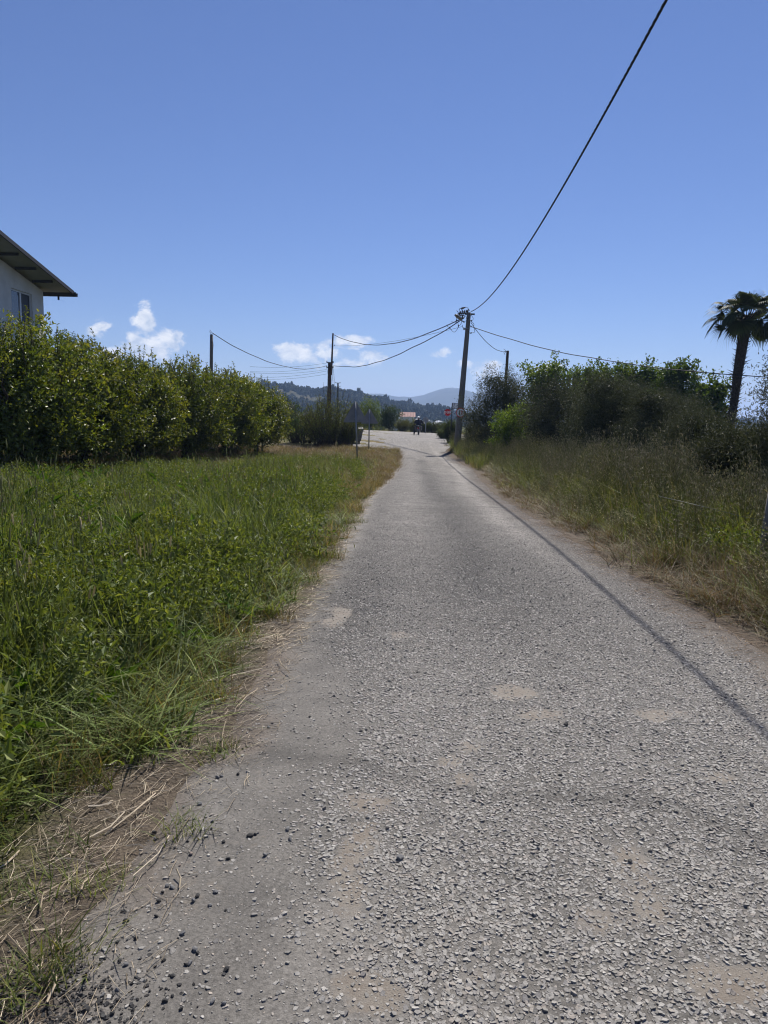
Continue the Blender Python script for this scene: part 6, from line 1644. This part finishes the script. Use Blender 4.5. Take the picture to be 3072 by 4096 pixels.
st = [(1000, 3360, 30, 'd'), (1020, 3355, 20, 'd'), (912, 3450, 22, 'd'), (895, 3382, 22, 'd'), (1060, 3440, 26, 'g'), (690, 3565, 26, 'g'), (670, 3560, 22, 'g'), (650, 3585, 20, 'd'), (635, 3620, 24, 'd'), (775, 3620, 28, 'g'), (790, 3600, 24, 'd'), (862, 3585, 24, 'g'), (840, 3640, 20, 'g'), (902, 3660, 14, 'd'),
      (500, 3660, 20, 'd'), (490, 3660, 18, 'd'), (505, 3698, 26, 'd'), (545, 3770, 24, 'd'), (625, 3680, 20, 'd'), (712, 3770, 12, 'd'), (730, 3755, 26, 'g'), (655, 3860, 22, 'd'), (470, 3785, 22, 'd'), (480, 3860, 22, 'd'), (505, 3875, 24, 'g'), (420, 3850, 16, 'd'), (400, 3870, 14, 'd'), (760, 3875, 26, 'g'), (780, 3820, 30, 'g'), (790, 3835, 20, 'd'),
      (905, 3905, 28, 'd'), (690, 3925, 22, 'd'), (660, 4030, 26, 'd'), (690, 4008, 18, 'd'), (745, 3880, 22, 'd'), (600, 3985, 14, 'd'), (475, 4020, 20, 'd'), (450, 4075, 24, 'd'), (395, 4030, 26, 'd'), (345, 4060, 36, 'd'), (320, 4000, 22, 'd'), (850, 4030, 28, 'g'), (895, 4040, 26, 'g'), (470, 3980, 22, 'g'), (410, 4000, 20, 'g'), (725, 4060, 20, 'd'), (535, 4060, 16, 'd'),
      (565, 3425, 14, 'd'), (545, 3360, 12, 'd'), (617, 3336, 28, 'd'), (622, 3362, 24, 'g'), (700, 3405, 14, 'd'), (765, 3430, 22, 'p'), (720, 3475, 14, 'p'), (750, 3380, 14, 'd'), (870, 3120, 22, 'g'), (885, 3115, 18, 'g'), (952, 3108, 20, 'd'), (800, 3230, 26, 'g'), (735, 3240, 14, 'g'), (850, 3300, 18, 'g'), (845, 3330, 14, 'd'), (1075, 2920, 20, 'g'), (1150, 3340, 26, 'g'), (1160, 3380, 24, 'g'),
      (1075, 2750, 14, 'd'), (1176, 2930, 16, 'd'), (970, 3005, 14, 'd'), (985, 2995, 12, 'd'), (1547, 3445, 18, 'd'), (2518, 3485, 26, 'd'), (2262, 2930, 26, 'd'), (2274, 2588, 12, 'd'), (2087, 2632, 12, 'd'), (1600, 3470, 40, 'g'), (1700, 3125, 14, 'd'), (1470, 3920, 12, 'd'), (1385, 3540, 10, 'd'), (1240, 2880, 14, 'd')]
rl = np.random.default_rng(29)
for i, (px, py, w, k) in enumerate(st):
    p = ground_hit(px, py); dist = (p - Vector((0, 0, CAM_H))).length; s = max(.007, w / F_PX * dist * .78)
    o = link('loose_stone', SM[k][i % 4]); zz = max(float(road_z(p.x, p.y)), float(hmap(p.x, p.y)) if p.x < tar_l(p.y) else -9); o.location = (p.x, p.y, zz + s * .24); o.scale = (s, s, s); o.rotation_euler = (rl.normal() * .3, rl.normal() * .3, rl.random() * 6.3)
    tag(o, LB[k][0], 'stone', LB[k][1])

# ------------------------------------------------------------------ wood on the hill, orchards in the plain
def clump(seed):
    r_ = np.random.default_rng(seed); bm = bmesh.new(); bmesh.ops.create_icosphere(bm, subdivisions=3, radius=1.0); o3 = r_.random(3) * 9
    for v in bm.verts:
        c_ = v.co.copy(); f_ = 1 + .2 * math.sin(c_.x * 4 + o3[0]) * math.sin(c_.y * 4 + o3[1]) + .18 * math.sin(c_.z * 6 + c_.x * 5 + o3[2]) + r_.normal() * .09
        v.co = Vector((c_.x * .62 * f_, c_.y * .62 * f_, (c_.z * .85 + .55) * f_))
    me = bpy.data.meshes.new('tree_clump'); bm.to_mesh(me); bm.free()
    a = me.attributes.new('Col', 'FLOAT_COLOR', 'POINT'); pal_ = [(.024, .034, .016), (.032, .042, .018), (.045, .05, .024), (.02, .03, .016)]; base = pal_[seed % 4]
    for i in range(len(me.vertices)): q = .75 + .5 * r_.random(); a.data[i].color = (base[0] * q, base[1] * q, base[2] * q, 1)
    me.materials.append(M_wood_leaf); return me
M_wood_leaf = mat_leaf('far_tree_leaf', .12, .8, .1, (1.2, 1.2, .5), .35)
cl = [clump(k) for k in range(6)]
rh = np.random.default_rng(33)
def wood(name, HX, HY, HZ, HT, n, smin, smax, lb, seed):
    ny, nx = HX.shape; u_, v_ = rh.random(n) * (nx - 1.01), rh.random(n) ** .8 * (ny * .56); i, j = v_.astype(int), u_.astype(int); fu, fv = u_ - j, v_ - i
    def bil(A_): return (A_[i, j] * (1 - fu) + A_[i, j + 1] * fu) * (1 - fv) + (A_[i + 1, j] * (1 - fu) + A_[i + 1, j + 1] * fu) * fv
    P = np.stack([bil(HX), bil(HY), bil(HZ)], 1); keep = (fnoise(P[:, 0], P[:, 1], 60, 91) > .40 + .12 * rh.random(n)) & (P[:, 2] > -4.5); P = P[keep]; m_ = len(P)
    s = smin + (smax - smin) * rh.random(m_) ** 1.8; tall = .65 + .45 * rh.random(m_) ** 2
    P[:, 2] -= s * .2
    o = scatter(name, cl, P, np.stack([0 * s, 0 * s, rh.random(m_) * 6.28], 1), np.stack([s, s, s * tall], 1), rh.integers(0, 6, m_)); tag(o, lb, 'wood', kind='stuff')
sel = (HX[0] > -560)
wood('hillside_wood', HX[:, sel], HY[:, sel], HZ[:, sel], HT, 11000, 1.8, 5.6, 'dark pines and scrub covering the low hill', 1)
wood('hillside_wood', HX2, HY2, HZ2, HT2, 2500, 2.5, 6, 'trees on the distant hill at the right', 2)
n = 900; xx = -90 + 200 * rh.random(n); yy = 110 + 420 * rh.random(n) ** 1.3; ok = ~((yy > 180) & (yy < 300) & (xx > -6) & (xx < 26)) & ((yy > 330) | (xx < -6) | (xx > 20)); xx, yy = xx[ok], yy[ok]; s = .8 + 1.3 * rh.random(len(xx))
o = scatter('plain_shrubbery', cl, np.stack([xx, yy, zprof(xx, yy)], 1), np.stack([0 * s, 0 * s, rh.random(len(s)) * 6.28], 1), s, rh.integers(0, 6, len(s))); tag(o, 'far shrubs and field trees in the plain behind the junction', 'shrubs', kind='stuff')

# ------------------------------------------------------------------ haze
m, nt, out = new_mat('hazy_air')
pv = nd(nt, 'ShaderNodeVolumePrincipled'); pv.inputs['Color'].default_value = (.42, .62, 1.0, 1); pv.inputs['Density'].default_value = HAZE; pv.inputs['Anisotropy'].default_value = .25
nt.links.new(pv.outputs[0], out.inputs['Volume'])
if HAZE:
    mb = MB(); mb.box((0, 2300, 62), (13000, 7000, 146)); hz = mb.build('haze', m); tag(hz, 'thin bluish haze over the whole valley', 'haze', kind='stuff')
